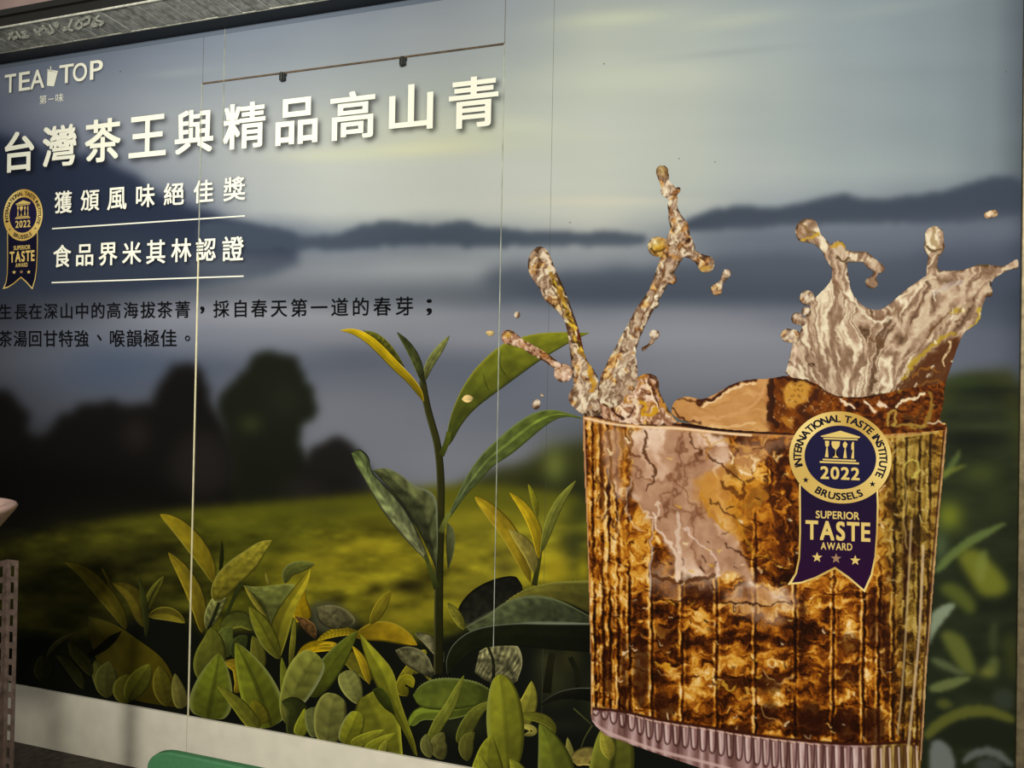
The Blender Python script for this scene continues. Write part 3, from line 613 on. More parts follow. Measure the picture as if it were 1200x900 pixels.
leaf([(286, 686), (296, 702), (306, 716), (313, 722)], 2.6, (140, 138, 60))
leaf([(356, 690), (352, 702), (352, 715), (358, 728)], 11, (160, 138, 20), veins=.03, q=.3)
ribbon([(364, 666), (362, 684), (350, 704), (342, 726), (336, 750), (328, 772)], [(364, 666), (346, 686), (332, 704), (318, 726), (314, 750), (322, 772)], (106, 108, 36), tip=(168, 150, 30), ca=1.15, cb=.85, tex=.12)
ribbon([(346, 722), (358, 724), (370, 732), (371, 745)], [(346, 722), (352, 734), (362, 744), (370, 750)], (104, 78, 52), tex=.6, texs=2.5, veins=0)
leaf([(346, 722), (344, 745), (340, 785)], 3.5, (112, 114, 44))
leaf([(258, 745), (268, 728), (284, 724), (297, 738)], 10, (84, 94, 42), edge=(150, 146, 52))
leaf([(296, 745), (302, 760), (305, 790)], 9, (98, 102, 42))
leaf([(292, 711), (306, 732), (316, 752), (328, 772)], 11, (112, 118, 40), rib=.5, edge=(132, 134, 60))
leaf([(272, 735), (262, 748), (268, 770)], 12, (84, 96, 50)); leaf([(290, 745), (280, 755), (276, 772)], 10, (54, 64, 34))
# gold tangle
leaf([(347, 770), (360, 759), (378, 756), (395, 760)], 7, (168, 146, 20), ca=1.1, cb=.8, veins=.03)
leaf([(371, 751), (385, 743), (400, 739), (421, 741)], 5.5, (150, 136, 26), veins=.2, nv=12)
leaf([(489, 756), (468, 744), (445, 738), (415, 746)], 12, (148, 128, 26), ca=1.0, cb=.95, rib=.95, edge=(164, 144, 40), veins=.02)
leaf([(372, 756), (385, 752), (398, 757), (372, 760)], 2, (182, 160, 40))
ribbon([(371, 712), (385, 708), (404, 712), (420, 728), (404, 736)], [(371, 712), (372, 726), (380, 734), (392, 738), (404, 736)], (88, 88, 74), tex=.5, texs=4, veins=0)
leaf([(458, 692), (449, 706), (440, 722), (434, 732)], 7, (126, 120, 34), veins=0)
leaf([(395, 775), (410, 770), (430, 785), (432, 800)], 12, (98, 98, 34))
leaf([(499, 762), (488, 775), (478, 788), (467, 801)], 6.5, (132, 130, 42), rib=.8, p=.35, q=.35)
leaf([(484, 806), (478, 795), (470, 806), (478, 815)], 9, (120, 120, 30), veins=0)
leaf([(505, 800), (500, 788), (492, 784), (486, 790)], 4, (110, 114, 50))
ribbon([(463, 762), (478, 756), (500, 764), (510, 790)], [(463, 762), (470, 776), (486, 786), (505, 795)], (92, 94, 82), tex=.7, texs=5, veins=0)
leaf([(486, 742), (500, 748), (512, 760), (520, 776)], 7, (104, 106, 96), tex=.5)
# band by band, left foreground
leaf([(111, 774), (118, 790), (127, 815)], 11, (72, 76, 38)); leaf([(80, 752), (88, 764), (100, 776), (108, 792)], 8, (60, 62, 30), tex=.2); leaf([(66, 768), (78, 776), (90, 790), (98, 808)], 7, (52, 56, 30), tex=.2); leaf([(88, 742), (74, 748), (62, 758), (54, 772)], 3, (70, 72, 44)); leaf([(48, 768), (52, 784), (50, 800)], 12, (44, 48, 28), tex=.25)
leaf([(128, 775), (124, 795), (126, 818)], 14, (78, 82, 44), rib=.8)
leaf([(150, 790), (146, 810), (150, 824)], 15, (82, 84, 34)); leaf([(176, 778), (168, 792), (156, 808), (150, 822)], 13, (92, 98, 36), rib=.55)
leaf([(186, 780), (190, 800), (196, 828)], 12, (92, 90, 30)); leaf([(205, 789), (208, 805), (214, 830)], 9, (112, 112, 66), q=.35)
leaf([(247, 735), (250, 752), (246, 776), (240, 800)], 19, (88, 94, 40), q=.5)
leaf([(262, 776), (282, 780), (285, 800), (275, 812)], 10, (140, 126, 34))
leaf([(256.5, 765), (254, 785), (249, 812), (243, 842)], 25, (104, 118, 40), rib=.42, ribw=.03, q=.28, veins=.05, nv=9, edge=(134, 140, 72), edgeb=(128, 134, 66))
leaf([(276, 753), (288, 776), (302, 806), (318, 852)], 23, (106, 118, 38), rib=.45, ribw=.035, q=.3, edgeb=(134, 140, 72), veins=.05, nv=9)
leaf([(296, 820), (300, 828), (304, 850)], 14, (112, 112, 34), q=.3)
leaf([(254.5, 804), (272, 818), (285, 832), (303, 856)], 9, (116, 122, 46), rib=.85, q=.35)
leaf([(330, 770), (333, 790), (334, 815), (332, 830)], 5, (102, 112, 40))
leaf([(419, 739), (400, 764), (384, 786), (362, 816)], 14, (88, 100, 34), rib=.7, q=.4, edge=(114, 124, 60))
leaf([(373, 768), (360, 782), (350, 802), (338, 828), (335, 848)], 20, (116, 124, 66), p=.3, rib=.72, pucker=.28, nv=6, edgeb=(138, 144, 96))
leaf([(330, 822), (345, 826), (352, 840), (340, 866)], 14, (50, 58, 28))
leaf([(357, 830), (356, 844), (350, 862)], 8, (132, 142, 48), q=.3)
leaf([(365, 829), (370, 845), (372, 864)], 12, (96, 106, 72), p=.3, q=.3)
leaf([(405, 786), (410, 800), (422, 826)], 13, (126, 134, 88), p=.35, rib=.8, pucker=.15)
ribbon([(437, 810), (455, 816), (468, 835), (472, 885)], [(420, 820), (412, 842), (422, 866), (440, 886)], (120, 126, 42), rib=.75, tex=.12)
leaf([(395, 814), (388, 830), (386, 848), (384, 872)], 19, (112, 118, 72), p=.3, q=.35, rib=.8, pucker=.22, nv=5)
leaf([(420, 834), (414, 850), (404, 872)], 13, (132, 140, 44), p=.35, rib=.6, q=.3, edge=(150, 154, 90))
leaf([(451, 855), (436, 862), (412, 874)], 7, (134, 142, 48), q=.3); leaf([(464, 859), (448, 868), (428, 880)], 6.5, (128, 136, 44), q=.3); leaf([(454, 866), (450, 874), (446, 884)], 4.5, (142, 148, 60), q=.3)
ribbon([(421, 742), (441, 762), (462, 786), (466, 812), (476, 842), (486, 868), (489, 886)], [(421, 742), (426, 765), (434, 790), (448, 818), (466, 846), (478, 868), (485, 884)], (112, 118, 36), tip=(132, 132, 30), ca=1.12, cb=.88, rib=.72, edge=(148, 142, 44), tex=.06)
ribbon([(436, 808), (447, 804), (458, 818), (463, 838)], [(436, 808), (442, 820), (452, 832), (463, 838)], (52, 62, 22), veins=0, rib=1, tex=.1)
leaf([(413, 757), (424, 772), (430, 790), (433, 802)], 5, (166, 148, 34), veins=0)
# right of the stem
leaf([(541, 730), (552, 714), (572, 700), (612, 686)], 18, (28, 30, 28), rib=.9, edge=(84, 84, 66), veins=.1, tex=.3, p=.35, q=.25)
ribbon([(560, 735), (582, 714), (606, 694), (640, 682), (690, 680)], [(578, 726), (600, 712), (626, 698), (660, 704), (690, 718)], (112, 112, 52), rib=.95, edge=(136, 134, 54), rag=1, tex=.12, veins=.03)
ribbon([(562, 763), (580, 752), (606, 752), (614, 775), (606, 798)], [(556, 788), (566, 796), (574, 800), (588, 800), (600, 802)], (112, 114, 102), rib=.3, tex=.75, texs=4, nv=12, veins=.25)
stalk([(572, 758), (579, 775), (578, 800)], 1.5, 2.2, (30, 32, 26))
ribbon([(629, 736), (612, 738), (596, 748)], [(629, 736), (616, 750), (598, 752)], (92, 96, 80), veins=.2, tex=.3)
ribbon([(545, 735), (573, 720), (592, 704), (624, 696), (655, 702), (691, 722)], [(557, 745), (590, 738), (612, 732), (640, 731), (665, 731), (691, 731)], (72, 82, 68), rib=1, tex=.35, texs=7, veins=.08, edgeb=(130, 136, 112), nv=10)
ribbon([(524, 790), (522, 772), (532, 752), (556, 736), (600, 730), (640, 731), (691, 731)], [(528, 788), (545, 770), (560, 760), (590, 756), (620, 758), (655, 762), (691, 764)], (22, 27, 15), rib=1, tex=.1, veins=0, edge=(110, 116, 92), ew=.025)
leaf([(524, 706), (536, 722), (544, 738)], 6, (116, 118, 48), tex=.3)
stalk([(647, 765), (643, 790), (641, 812)], 4, 5, (26, 26, 16)); stalk([(668, 770), (678, 790), (676, 820)], 3, 3, (22, 24, 14))
ribbon([(634, 824), (650, 812), (672, 806), (692, 806)], [(634, 826), (652, 820), (672, 818), (692, 822)], (20, 22, 18), edge=(110, 112, 94), ew=.05, veins=0)
stalk([(672, 830), (690, 846), (694, 850)], .8, .8, (70, 74, 50)); stalk([(694, 850), (684, 866), (680, 880)], .8, .8, (70, 74, 50))
leaf([(480, 850), (492, 834), (520, 836), (560, 828)], 9, (98, 116, 46), q=.3, p=.3, ca=.8, cb=1.15, edge=(120, 132, 62))
ribbon([(484, 815), (492, 802), (512, 794), (540, 795), (560, 799), (574, 808)], [(484, 815), (490, 828), (506, 832), (530, 832), (556, 828), (574, 822)], (86, 100, 42), ca=.95, cb=1.0, edge=(132, 142, 74), rag=1.2, rib=1, tex=.12, ew=.05)
leaf([(544, 791), (536, 808), (528, 828), (512, 850), (498, 884)], 7, (112, 122, 52), q=.6)
leaf([(579, 821), (560, 832), (548, 850), (538, 872)], 9, (94, 102, 44), q=.4)
leaf([(556, 858), (545, 870), (548, 892)], 9, (88, 92, 44)); leaf([(520, 858), (512, 872), (520, 890)], 10, (96, 98, 60), tex=.3); leaf([(500, 860), (498, 872), (505, 888)], 7, (110, 116, 74))
leaf([(623, 798), (622, 818), (614, 838), (606, 856)], 12, (140, 142, 62), rib=.8, q=.4)
leaf([(606, 838), (634, 840), (648, 850), (650, 862)], 6, (100, 104, 40)); leaf([(608, 850), (622, 852), (628, 858), (614, 862)], 4, (150, 150, 90))
leaf([(585, 790), (590, 815), (592, 845), (594, 880), (596, 905)], 22, (128, 136, 46), rib=.68, p=.5, q=.45, veins=.03, tex=.08, edge=(146, 150, 66))
leaf([(576, 861), (572, 880), (572, 915)], 18, (122, 130, 44), rib=.75, q=.2); leaf([(560, 883), (562, 895), (566, 925)], 14, (128, 138, 50), q=.2)
leaf([(597, 889), (606, 900), (615, 925)], 12, (130, 140, 54), q=.2)
leaf([(665, 864), (667, 876), (669, 895)], 6, (122, 124, 74), q=.2)
leaf([(632, 848), (642, 866), (650, 890), (655, 925)], 22, (98, 110, 42), rib=.85, q=.2, edge=(118, 126, 58))
leaf([(672, 893), (684, 885), (702, 888), (698, 902)], 11, (142, 132, 84), p=.3, q=.3, tex=.25)
leaf([(718, 850), (720, 872), (718, 895), (712, 925)], 26, (98, 106, 44), rib=.45, ribw=.06, p=.3, q=.15); leaf([(705, 858), (712, 872), (716, 890)], 9, (136, 136, 60))
# second, smaller shoot
sh2 = stalk([(634, 640), (631, 660), (626, 686)], 2.2, 3.4, (52, 58, 24), name='side_shoot_stem')
for a in (dict(sp=[(556.5, 582), (575, 598), (598, 625), (612, 655), (622, 683)], w=10, col=(150, 134, 34), edge=(170, 150, 46), p=.6, rib=.9), ):
    leaf(a.pop('sp'), a.pop('w'), a.pop('col'), parent=sh2, veins=.03, **a)
leaf([(596, 620), (612, 634), (624, 652), (626, 672)], 8, (140, 134, 74), parent=sh2, tex=.15); leaf([(597, 577), (615, 594), (630, 622), (632, 655)], 7, (168, 150, 28), parent=sh2, edgeb=(60, 58, 20), veins=.02)
leaf([(619, 567), (626, 584), (630, 606)], 3.6, (122, 124, 34), parent=sh2); leaf([(675, 563), (658, 584), (645, 610), (634, 648)], 6, (112, 120, 58), parent=sh2, rib=.5)
# the tall shoot
stem = stalk([(495, 446), (500, 475), (507, 500), (513, 520), (517, 560), (516, 610), (514, 690), (514, 790)], 4, 5.6, (44, 46, 22), name='tea_shoot_stem', edge=(80, 80, 44), edgeb=(20, 22, 10), ew=.12)
K = dict(parent=stem, name='tea_leaf')
ribbon([(524, 612), (531, 618), (534, 632), (531, 652), (525, 668)], [(524, 612), (523, 630), (523, 650), (525, 668)], (74, 82, 64), **K)
ribbon([(436, 551), (452, 547), (471, 556), (487, 571), (500, 573), (512, 582), (513, 610), (513, 640), (511, 668)], [(436, 551), (452, 568), (468, 586), (481, 607), (492, 625), (500, 641), (506, 655), (511, 668)], (76, 84, 66), rib=.95, pucker=.5, nv=6, tex=.3, ca=1.1, cb=.7, edge=(120, 126, 96), **K)
ribbon([(412, 531), (421, 524), (434, 536), (433, 550), (450, 567), (468, 586), (482, 607), (494, 634), (505, 660), (511, 688)], [(412, 531), (416, 545), (426, 560), (436, 579), (446, 596), (457, 611), (478, 636), (498, 655), (506, 672), (511, 688)], (134, 142, 130), ca=.8, cb=1.1, rib=.9, veins=.16, nv=9, tex=.3, texs=3.5, edge=(28, 32, 24), tip=(92, 108, 56), ew=.09, **K)
stalk([(498, 650), (506, 672), (512, 690)], 1.5, 4, (60, 70, 34), parent=stem, name='leaf_stalk')
ribbon([(683, 490), (663, 483), (647, 479.5), (628, 482), (607, 494), (588, 510), (567, 529), (551, 550), (540, 572), (529, 596), (523, 609)], [(683, 491), (660, 487), (641, 497), (620, 515), (599, 533), (577, 546), (564, 562), (545, 581), (535, 596), (524, 611)], (78, 94, 44), ca=1.0, cb=.9, rib=1.6, ribw=.05, tex=.2, veins=.07, nv=10, edge=(118, 132, 74), edgeb=(56, 64, 24), base=(104, 116, 76), **K)
ribbon([(691, 390), (663, 389), (633, 390), (609, 395), (588, 403), (567, 421), (551, 439), (537, 463), (527, 490), (523, 514)], [(691, 390), (668, 401), (636, 420), (607, 441), (580, 461), (556, 479), (540, 498), (529, 520), (519, 528)], (110, 118, 34), ca=1.0, cb=.86, rib=1.0, edge=(152, 150, 46), edgeb=(40, 46, 18), rag=.8, tex=.10, veins=.05, nv=8, base=(92, 104, 36), ew=.05, n=90, **K)
stalk([(526, 506), (524, 518), (517, 534)], 3.0, 3.5, (70, 80, 30), parent=stem, name='leaf_stalk')
stalk([(527, 600), (522, 610), (516, 624)], 2.6, 3.2, (92, 104, 56), parent=stem, name='leaf_stalk')
leaf([(588, 410), (584, 428), (594, 442)], 1.0, (76, 84, 26), **K); leaf([(566, 436), (568, 448), (573, 458)], .8, (84, 92, 28), **K)
leaf([(527, 393), (516, 408), (502, 428), (497, 448)], 5.2, (112, 122, 84), rib=.5, tex=.3, **K)
leaf([(465, 389), (478, 404), (489, 424), (497, 452)], 5.6, (64, 74, 44), edge=(120, 128, 96), tex=.35, **K)
ribbon([(425, 387), (441, 389), (456, 401), (467, 416), (475, 431)], [(425, 387), (440, 399), (454, 412), (466, 424), (475, 431)], (88, 94, 36), tex=.5, texs=2.5, **K)
ribbon([(398, 387), (410, 384.5), (424, 387), (441, 398), (456, 413), (470, 428), (484, 442), (495, 458), (497, 470)], [(398, 387), (415, 392), (431, 403), (446, 418), (460, 433), (476, 447), (487, 460), (496, 471)], (168, 150, 24), ca=1.05, cb=.9, rib=.92, edgeb=(60, 58, 20), tex=.08, veins=.02, **K)

# ---- the glass of iced tea and its splash
GS = .9
GC = Canvas(583, 188, 1203, 962, GS)
X, Y = GC.U, GC.V
RAMP = {'amber': [(24, 8, 2), (70, 28, 3), (128, 64, 8), (178, 104, 20), (216, 152, 46), (242, 200, 122), (255, 238, 206)],
        'pink': [(70, 34, 14), (120, 76, 48), (160, 114, 84), (190, 146, 112), (214, 176, 146), (236, 208, 180), (254, 240, 220)],
        'olive': [(26, 14, 4), (58, 38, 10), (92, 66, 20), (124, 94, 32), (154, 124, 48), (190, 162, 84), (236, 218, 160)],
        'cream': [(66, 44, 24), (114, 86, 62), (150, 120, 94), (176, 146, 118), (206, 184, 152), (232, 218, 184), (250, 244, 218)],
        'foot': [(44, 20, 18), (88, 56, 50), (124, 88, 80), (152, 114, 108), (178, 142, 136), (206, 176, 168), (236, 212, 200)]}
def ramp(t, key):
    r = np.array(RAMP[key], float); x = np.clip(t, 0, 1) * 6; i = np.minimum(x.astype(int), 5); f = (x - i)[..., None]
    return r[i] * (1 - f) + r[i + 1] * f
def warp(X, Y, a, s, seed): return X + a * 2 * (fbm(X / s, Y / s, seed) - .5), Y + a * 2 * (fbm(X / s, Y / s, seed + 40) - .5)
def liquid(X, Y, sx, sy, seed, k=9.0, w=16):
    a, b = warp(X, Y, w, 26, seed); n = fbm(a / sx, b / sy, seed + 7, 4)
    return .5 + .42 * np.sin(k * 2 * math.pi * n) * .6 + .9 * (n - .5)
# body: base tone laid out region by region
def region(pts, b=3): 
    m = np.zeros(X.shape); sl = GC.crop(smooth(pts, 2), 3 * b + 2); m[sl] = blur(inpoly(X[sl], Y[sl], smooth(pts, 2)).astype(float), b / GS); return m
fb = np.array([686, 694, 704, 712, 722, 735, 761, 797, 838, 884, 931, 976, 1012, 1030, 1047, 1060, 1076, 1088, 1112.])
def flute_x(X, Y): return X - (X - 900.) * -.055 * (Y - 600) / 300 * .35
FXs = flute_x(X, Y) + 1.6 * (fbm(X / 60, Y / 14, 201) - .5)
ci = np.clip(np.searchsorted(fb, FXs) - 1, 0, len(fb) - 2); pl = (FXs - fb[ci]) / (fb[ci + 1] - fb[ci])
Yw = Y + 16 * (fbm(X / 14, Y / 22, 202) - .5)
tl = .42 + 1.0 * (fbm(ci * 7.31 + pl * 1.1, Yw / 20, 203, 3) - .5) + .95 * (fbm(ci * 3.17 + pl * 3.6, Yw / 4.2, 204, 3) - .5) + .10 * np.sin(Yw / 3.6 + 5 * fbm(X / 20, Y / 20, 205) + ci)
tl = tl - .10 * np.cos(2 * math.pi * pl)
xw, yw = warp(X, Y, 26, 34, 206)
n1 = fbm(xw / 62, yw / 80, 208, 3); n2 = fbm(xw / 20, yw / 26, 209, 3)
tu = .48 + .20 * np.sin(2 * math.pi * 4.2 * n1) + .20 * np.sin(2 * math.pi * 3.4 * n2) + .35 * (fbm(X / 5, Y / 6, 210, 2) - .5)
wl = np.maximum(sstep(585, 700, Y + 26 * np.sin(X / 60.)), np.maximum(sstep(752, 716, X) * .85, sstep(1035, 1052, X)))
t = tu * (1 - wl) + tl * wl
near = FXs - fb[np.clip(np.searchsorted((fb[:-1] + fb[1:]) / 2, FXs), 0, len(fb) - 1)]
m1 = sstep(.18, .5, fbm(ci * 2.3, Y / 40, 211, 2)); m2 = sstep(.15, .48, fbm(ci * 5.3 + 9, Y / 34, 212, 2))
t = t + wl * (.55 * np.exp(-((near + 1.6) / 1.5) ** 2) * m1 - .42 * np.exp(-((near - 1.4) / 1.6) ** 2) * m2 + .30 * np.exp(-((near - 4.2) / 1.3) ** 2) * m2 * m1)
dark = region([(905, 515), (940, 500), (940, 700), (905, 690), (884, 640), (874, 590)], 9) * .20 + region([(690, 720), (760, 730), (760, 840), (690, 830)], 14) * .16 + region([(960, 690), (1080, 700), (1080, 880), (900, 870), (930, 780)], 22) * .10 + region([(760, 720), (800, 720), (800, 760), (760, 760)], 8) * .08
lite = region([(780, 760), (900, 760), (900, 850), (780, 840)], 20) * .05 + region([(940, 695), (1000, 700), (1010, 780), (940, 770)], 14) * .10
t = t - dark + lite
t = .5 + .5 * np.tanh(2.5 * (t - .5)) + .16 * np.exp(-((fbm(X / 9, Y / 5, 240, 3) - .5) / .022) ** 2) * wl - .30 * np.exp(-((fbm(X / 11, Y / 7, 243, 3) - .47) / .014) ** 2) + .20 * np.exp(-((fbm(X / 12, Y / 6, 247, 3) - .53) / .012) ** 2) * wl
t0 = t
col = ramp(.47 + .92 * (t - .5) - .03 * wl, 'amber')
def mixin(m, tt, key):
    global col
    m = m[..., None]; col = col * (1 - m) + ramp(tt, key) * m
mixin(region([(1040, 490), (1112, 495), (1104, 620), (1090, 760), (1078, 900), (1058, 900), (1046, 700), (1030, 600)], 12), .42 + .75 * (t - .5), 'olive')
rg = np.exp(-((fbm(xw / 40, yw / 70, 214, 2) - .5) / .07) ** 2); rd = np.exp(-((fbm(xw / 30, yw / 60, 216, 3) - .42) / .03) ** 2)
pk = .44 + .36 * rg - .22 * rd + .26 * (fbm(X / 8, Y / 9, 60) - .5)
mixin(region([(735, 500), (790, 498), (852, 508), (858, 540), (852, 590), (868, 640), (888, 690), (885, 700), (862, 668), (840, 676), (800, 680), (784, 640), (760, 610), (742, 590), (740, 540)], 2.2), pk, 'pink')
mixin(region([(706, 502), (728, 500), (736, 520), (724, 545), (734, 580), (724, 590), (712, 560), (706, 530)], 3) * .8, pk + .05, 'pink')
mixin(region([(855, 510), (960, 515), (900, 530), (880, 555), (862, 560)], 4) * .6, pk, 'pink')
mixin(region([(762, 662), (800, 650), (840, 655), (842, 700), (800, 690), (795, 705), (762, 690)], 4) * .5, pk + .1, 'pink')
mixin(region([(850, 690), (884, 680), (930, 700), (880, 710), (930, 725), (905, 735), (850, 712)], 4) * .6, pk + .05, 'pink')
mixin(region([(896, 688), (935, 690), (932, 716), (900, 712)], 4) * .7, pk + .1, 'pink')
# golden block in the middle
mixin(region([(812, 560), (870, 540), (905, 580), (880, 600), (870, 640), (842, 610), (815, 590)], 4) * .7, .60 + .25 * (liquid(X, Y, 30, 30, 71, 3) - .5), 'amber')
GC.C = col
# flutes of the lower glass
def fx(u, v, cx=900.): return u + (u - cx) * -.055 * (v - 600) / 300 * .35
fr_ = np.random.RandomState(5)
# dark chambers between flutes low down
for x0, x1, y0, y1, a in ((728, 735, 740, 835, .7), (742, 760, 745, 828, .75), (765, 792, 812, 838, .7), (768, 790, 730, 760, .5), (806, 832, 745, 756, .6), (844, 876, 792, 808, .6), (845, 880, 850, 862, .7), (886, 916, 786, 812, .7), (890, 912, 820, 850, .7),
                       (935, 965, 822, 862, .8), (980, 1004, 830, 868, .8), (1010, 1038, 830, 872, .75), (982, 1008, 742, 765, .5), (984, 1008, 780, 800, .55), (1030, 1042, 700, 790, .55), (1018, 1028, 690, 760, .7), (1058, 1064, 610, 700, .7), (936, 944, 700, 720, .7),
                       (706, 716, 760, 815, .6), (1063, 1076, 635, 652, .7), (856, 866, 545, 560, .4), (800, 840, 688, 702, .6)):
    GC.poly([(x0, y0), (x1, y0 + 2), (x1, y1 + 2), (x0, y1)], (42, 14, 4), 1.8, a, 1, rough=2.5, rs=7)
# wavy dark bands, golden rims and ice outlines
WL = [([(762, 676), (780, 678), (797, 684), (820, 680), (836, 672)], 6, (70, 30, 4), .8), ([(762, 700), (780, 704), (800, 700), (840, 704), (880, 712), (900, 708)], 2, (50, 18, 4), .8), ([(845, 706), (870, 711), (895, 709), (925, 706)], 2, (40, 14, 4), .8),
      ([(757, 505), (760, 520), (756, 532), (764, 548), (766, 560), (758, 575)], 3.2, (74, 36, 10), .9), ([(738, 528), (744, 536), (752, 536)], 3, (90, 44, 16), .8), ([(741, 505), (738, 520), (736, 545), (742, 575), (738, 590)], 3, (96, 52, 16), .7),
      ([(702, 500), (704, 530), (707, 560), (706, 590)], 3, (96, 50, 14), .8), ([(696, 500), (697, 540), (702, 570), (708, 600)], 2, (130, 76, 20), .8), ([(714, 506), (716, 530), (715, 560), (722, 580)], 2.6, (110, 62, 20), .8), ([(725, 500), (730, 515), (727, 530), (733, 540)], 3, (150, 96, 20), .7),
      ([(783, 555), (795, 568), (805, 578), (812, 592), (822, 606)], 1.4, (120, 70, 40), .7), ([(812, 510), (812, 525), (822, 532)], 2.6, (70, 36, 8), .8), ([(830, 535), (845, 548), (862, 556), (872, 566)], 2.6, (60, 24, 4), .85), ([(845, 566), (858, 576), (868, 584), (872, 570), (880, 560)], 4, (74, 30, 4), .75),
      ([(822, 508), (835, 518), (832, 530), (828, 540)], 1.5, (170, 110, 30), .8), ([(836, 520), (850, 516), (868, 520), (876, 528)], 1.4, (200, 150, 60), .8), ([(880, 528), (900, 520), (912, 512)], 2.2, (90, 46, 10), .8), ([(868, 548), (876, 556), (884, 548), (886, 540)], 1.6, (250, 232, 196), .9), ([(854, 530), (860, 534), (858, 544)], 1.8, (252, 236, 200), .85),
      ([(822, 575), (828, 590), (830, 600), (842, 612), (856, 622)], 3, (196, 132, 26), .8), ([(832, 584), (846, 596), (862, 608), (880, 622)], 1.8, (56, 24, 4), .8), ([(860, 600), (876, 640), (895, 655), (925, 664)], 2.2, (190, 130, 24), .7), ([(850, 640), (874, 652), (898, 656), (928, 662)], 1.6, (50, 20, 4), .8),
      ([(740, 560), (732, 590), (740, 610), (752, 620)], 3, (248, 226, 200), .55), ([(764, 600), (770, 620), (786, 632), (792, 650), (794, 680)], 3.2, (246, 220, 196), .8), ([(752, 600), (760, 608), (768, 606), (772, 590)], 2.4, (248, 228, 204), .7), ([(800, 618), (820, 640), (838, 650), (842, 672)], 2.2, (240, 212, 196), .75),
      ([(795, 598), (793, 620), (796, 650)], 4, (246, 226, 206), .6), ([(763, 612), (763, 650), (762, 700)], 1.8, (240, 214, 190), .8), ([(796, 650), (797, 668), (794, 678)], 5, (240, 210, 186), .7), ([(1060, 560), (1064, 580), (1058, 600), (1062, 640)], 1.6, (220, 190, 110), .6),
      ([(1060, 546), (1066, 538), (1076, 540), (1078, 552), (1068, 556)], 2.4, (206, 190, 86), .9), ([(920, 520), (915, 560), (905, 600), (918, 640)], 4, (58, 22, 6), .5), ([(895, 575), (912, 566), (928, 580)], 3, (64, 24, 6), .6), ([(1040, 652), (1050, 662), (1056, 668)], 1.6, (70, 52, 20), .8), ([(1036, 678), (1052, 680)], 1.4, (200, 168, 100), .7),
      ([(930, 790), (918, 800), (905, 795), (895, 785)], 1.6, (226, 180, 110), .7), ([(893, 815), (892, 835), (905, 846), (918, 850)], 1.2, (214, 160, 80), .7), ([(768, 775), (776, 780), (786, 782)], 3, (210, 150, 30), .8), ([(770, 788), (785, 790), (792, 786)], 1.2, (206, 156, 80), .7), ([(847, 803), (853, 808), (860, 806)], 5, (222, 168, 48), .8),
      ([(876, 806), (877, 812)], 4, (226, 176, 66), .8), ([(840, 800), (842, 808)], 4, (200, 140, 40), .7), ([(700, 560), (712, 575), (716, 595), (706, 610)], 2, (60, 24, 6), .8), ([(712, 596), (718, 620), (730, 600), (736, 580)], 2.2, (54, 22, 8), .7), ([(700, 610), (720, 590), (728, 610), (716, 640)], 1.6, (234, 190, 120), .7)]
for p_, w_, c_, a_ in WL: GC.line(p_, w_ * .85, c_, .9, a_ * .9)
# small curls and sparks
for i in range(420):
    u, v = fr_.uniform(692, 1086), fr_.uniform(508, 868)
    if 742 < u < 850 and v < 640 and i % 5: continue
    L = fr_.uniform(2, 7); a = fr_.normal(.25, .7); br = fr_.rand() < .48
    c_ = [(252, 226, 172), (236, 190, 100), (222, 168, 44)][fr_.randint(3)] if br else [(40, 14, 4), (64, 26, 6)][fr_.randint(2)]
    if u > 1040 and br: c_ = (206, 184, 116)
    GC.line([(u, v), (u + L * math.cos(a) * .6, v + L * math.sin(a) * .6 + 1), (u + L * math.cos(a), v + L * math.sin(a))], fr_.uniform(.8, 1.9), c_, .5, fr_.uniform(.45, .9), 1)
def wobble(cv, C, amp, sc, seed):
    a = (X - cv.u0) / cv.step + (amp * (1 - .78 * wl) if amp > 5 else amp) * 2 * (fbm(X / sc, Y / sc, seed, 3) - .5) / cv.step; b = (Y - cv.v0) / cv.step + amp * 2 * (fbm(X / sc, Y / sc, seed + 5, 3) - .5) / cv.step
    a = np.clip(a, 0, C.shape[1] - 1.001); b = np.clip(b, 0, C.shape[0] - 1.001); i = a.astype(int); j = b.astype(int); fx_ = (a - i)[..., None]; fy_ = (b - j)[..., None]
    return (C[j, i] * (1 - fx_) + C[j, i + 1] * fx_) * (1 - fy_) + (C[j + 1, i] * (1 - fx_) + C[j + 1, i + 1] * fx_) * fy_
GC.C = wobble(GC, GC.C, 7, 9, 220)
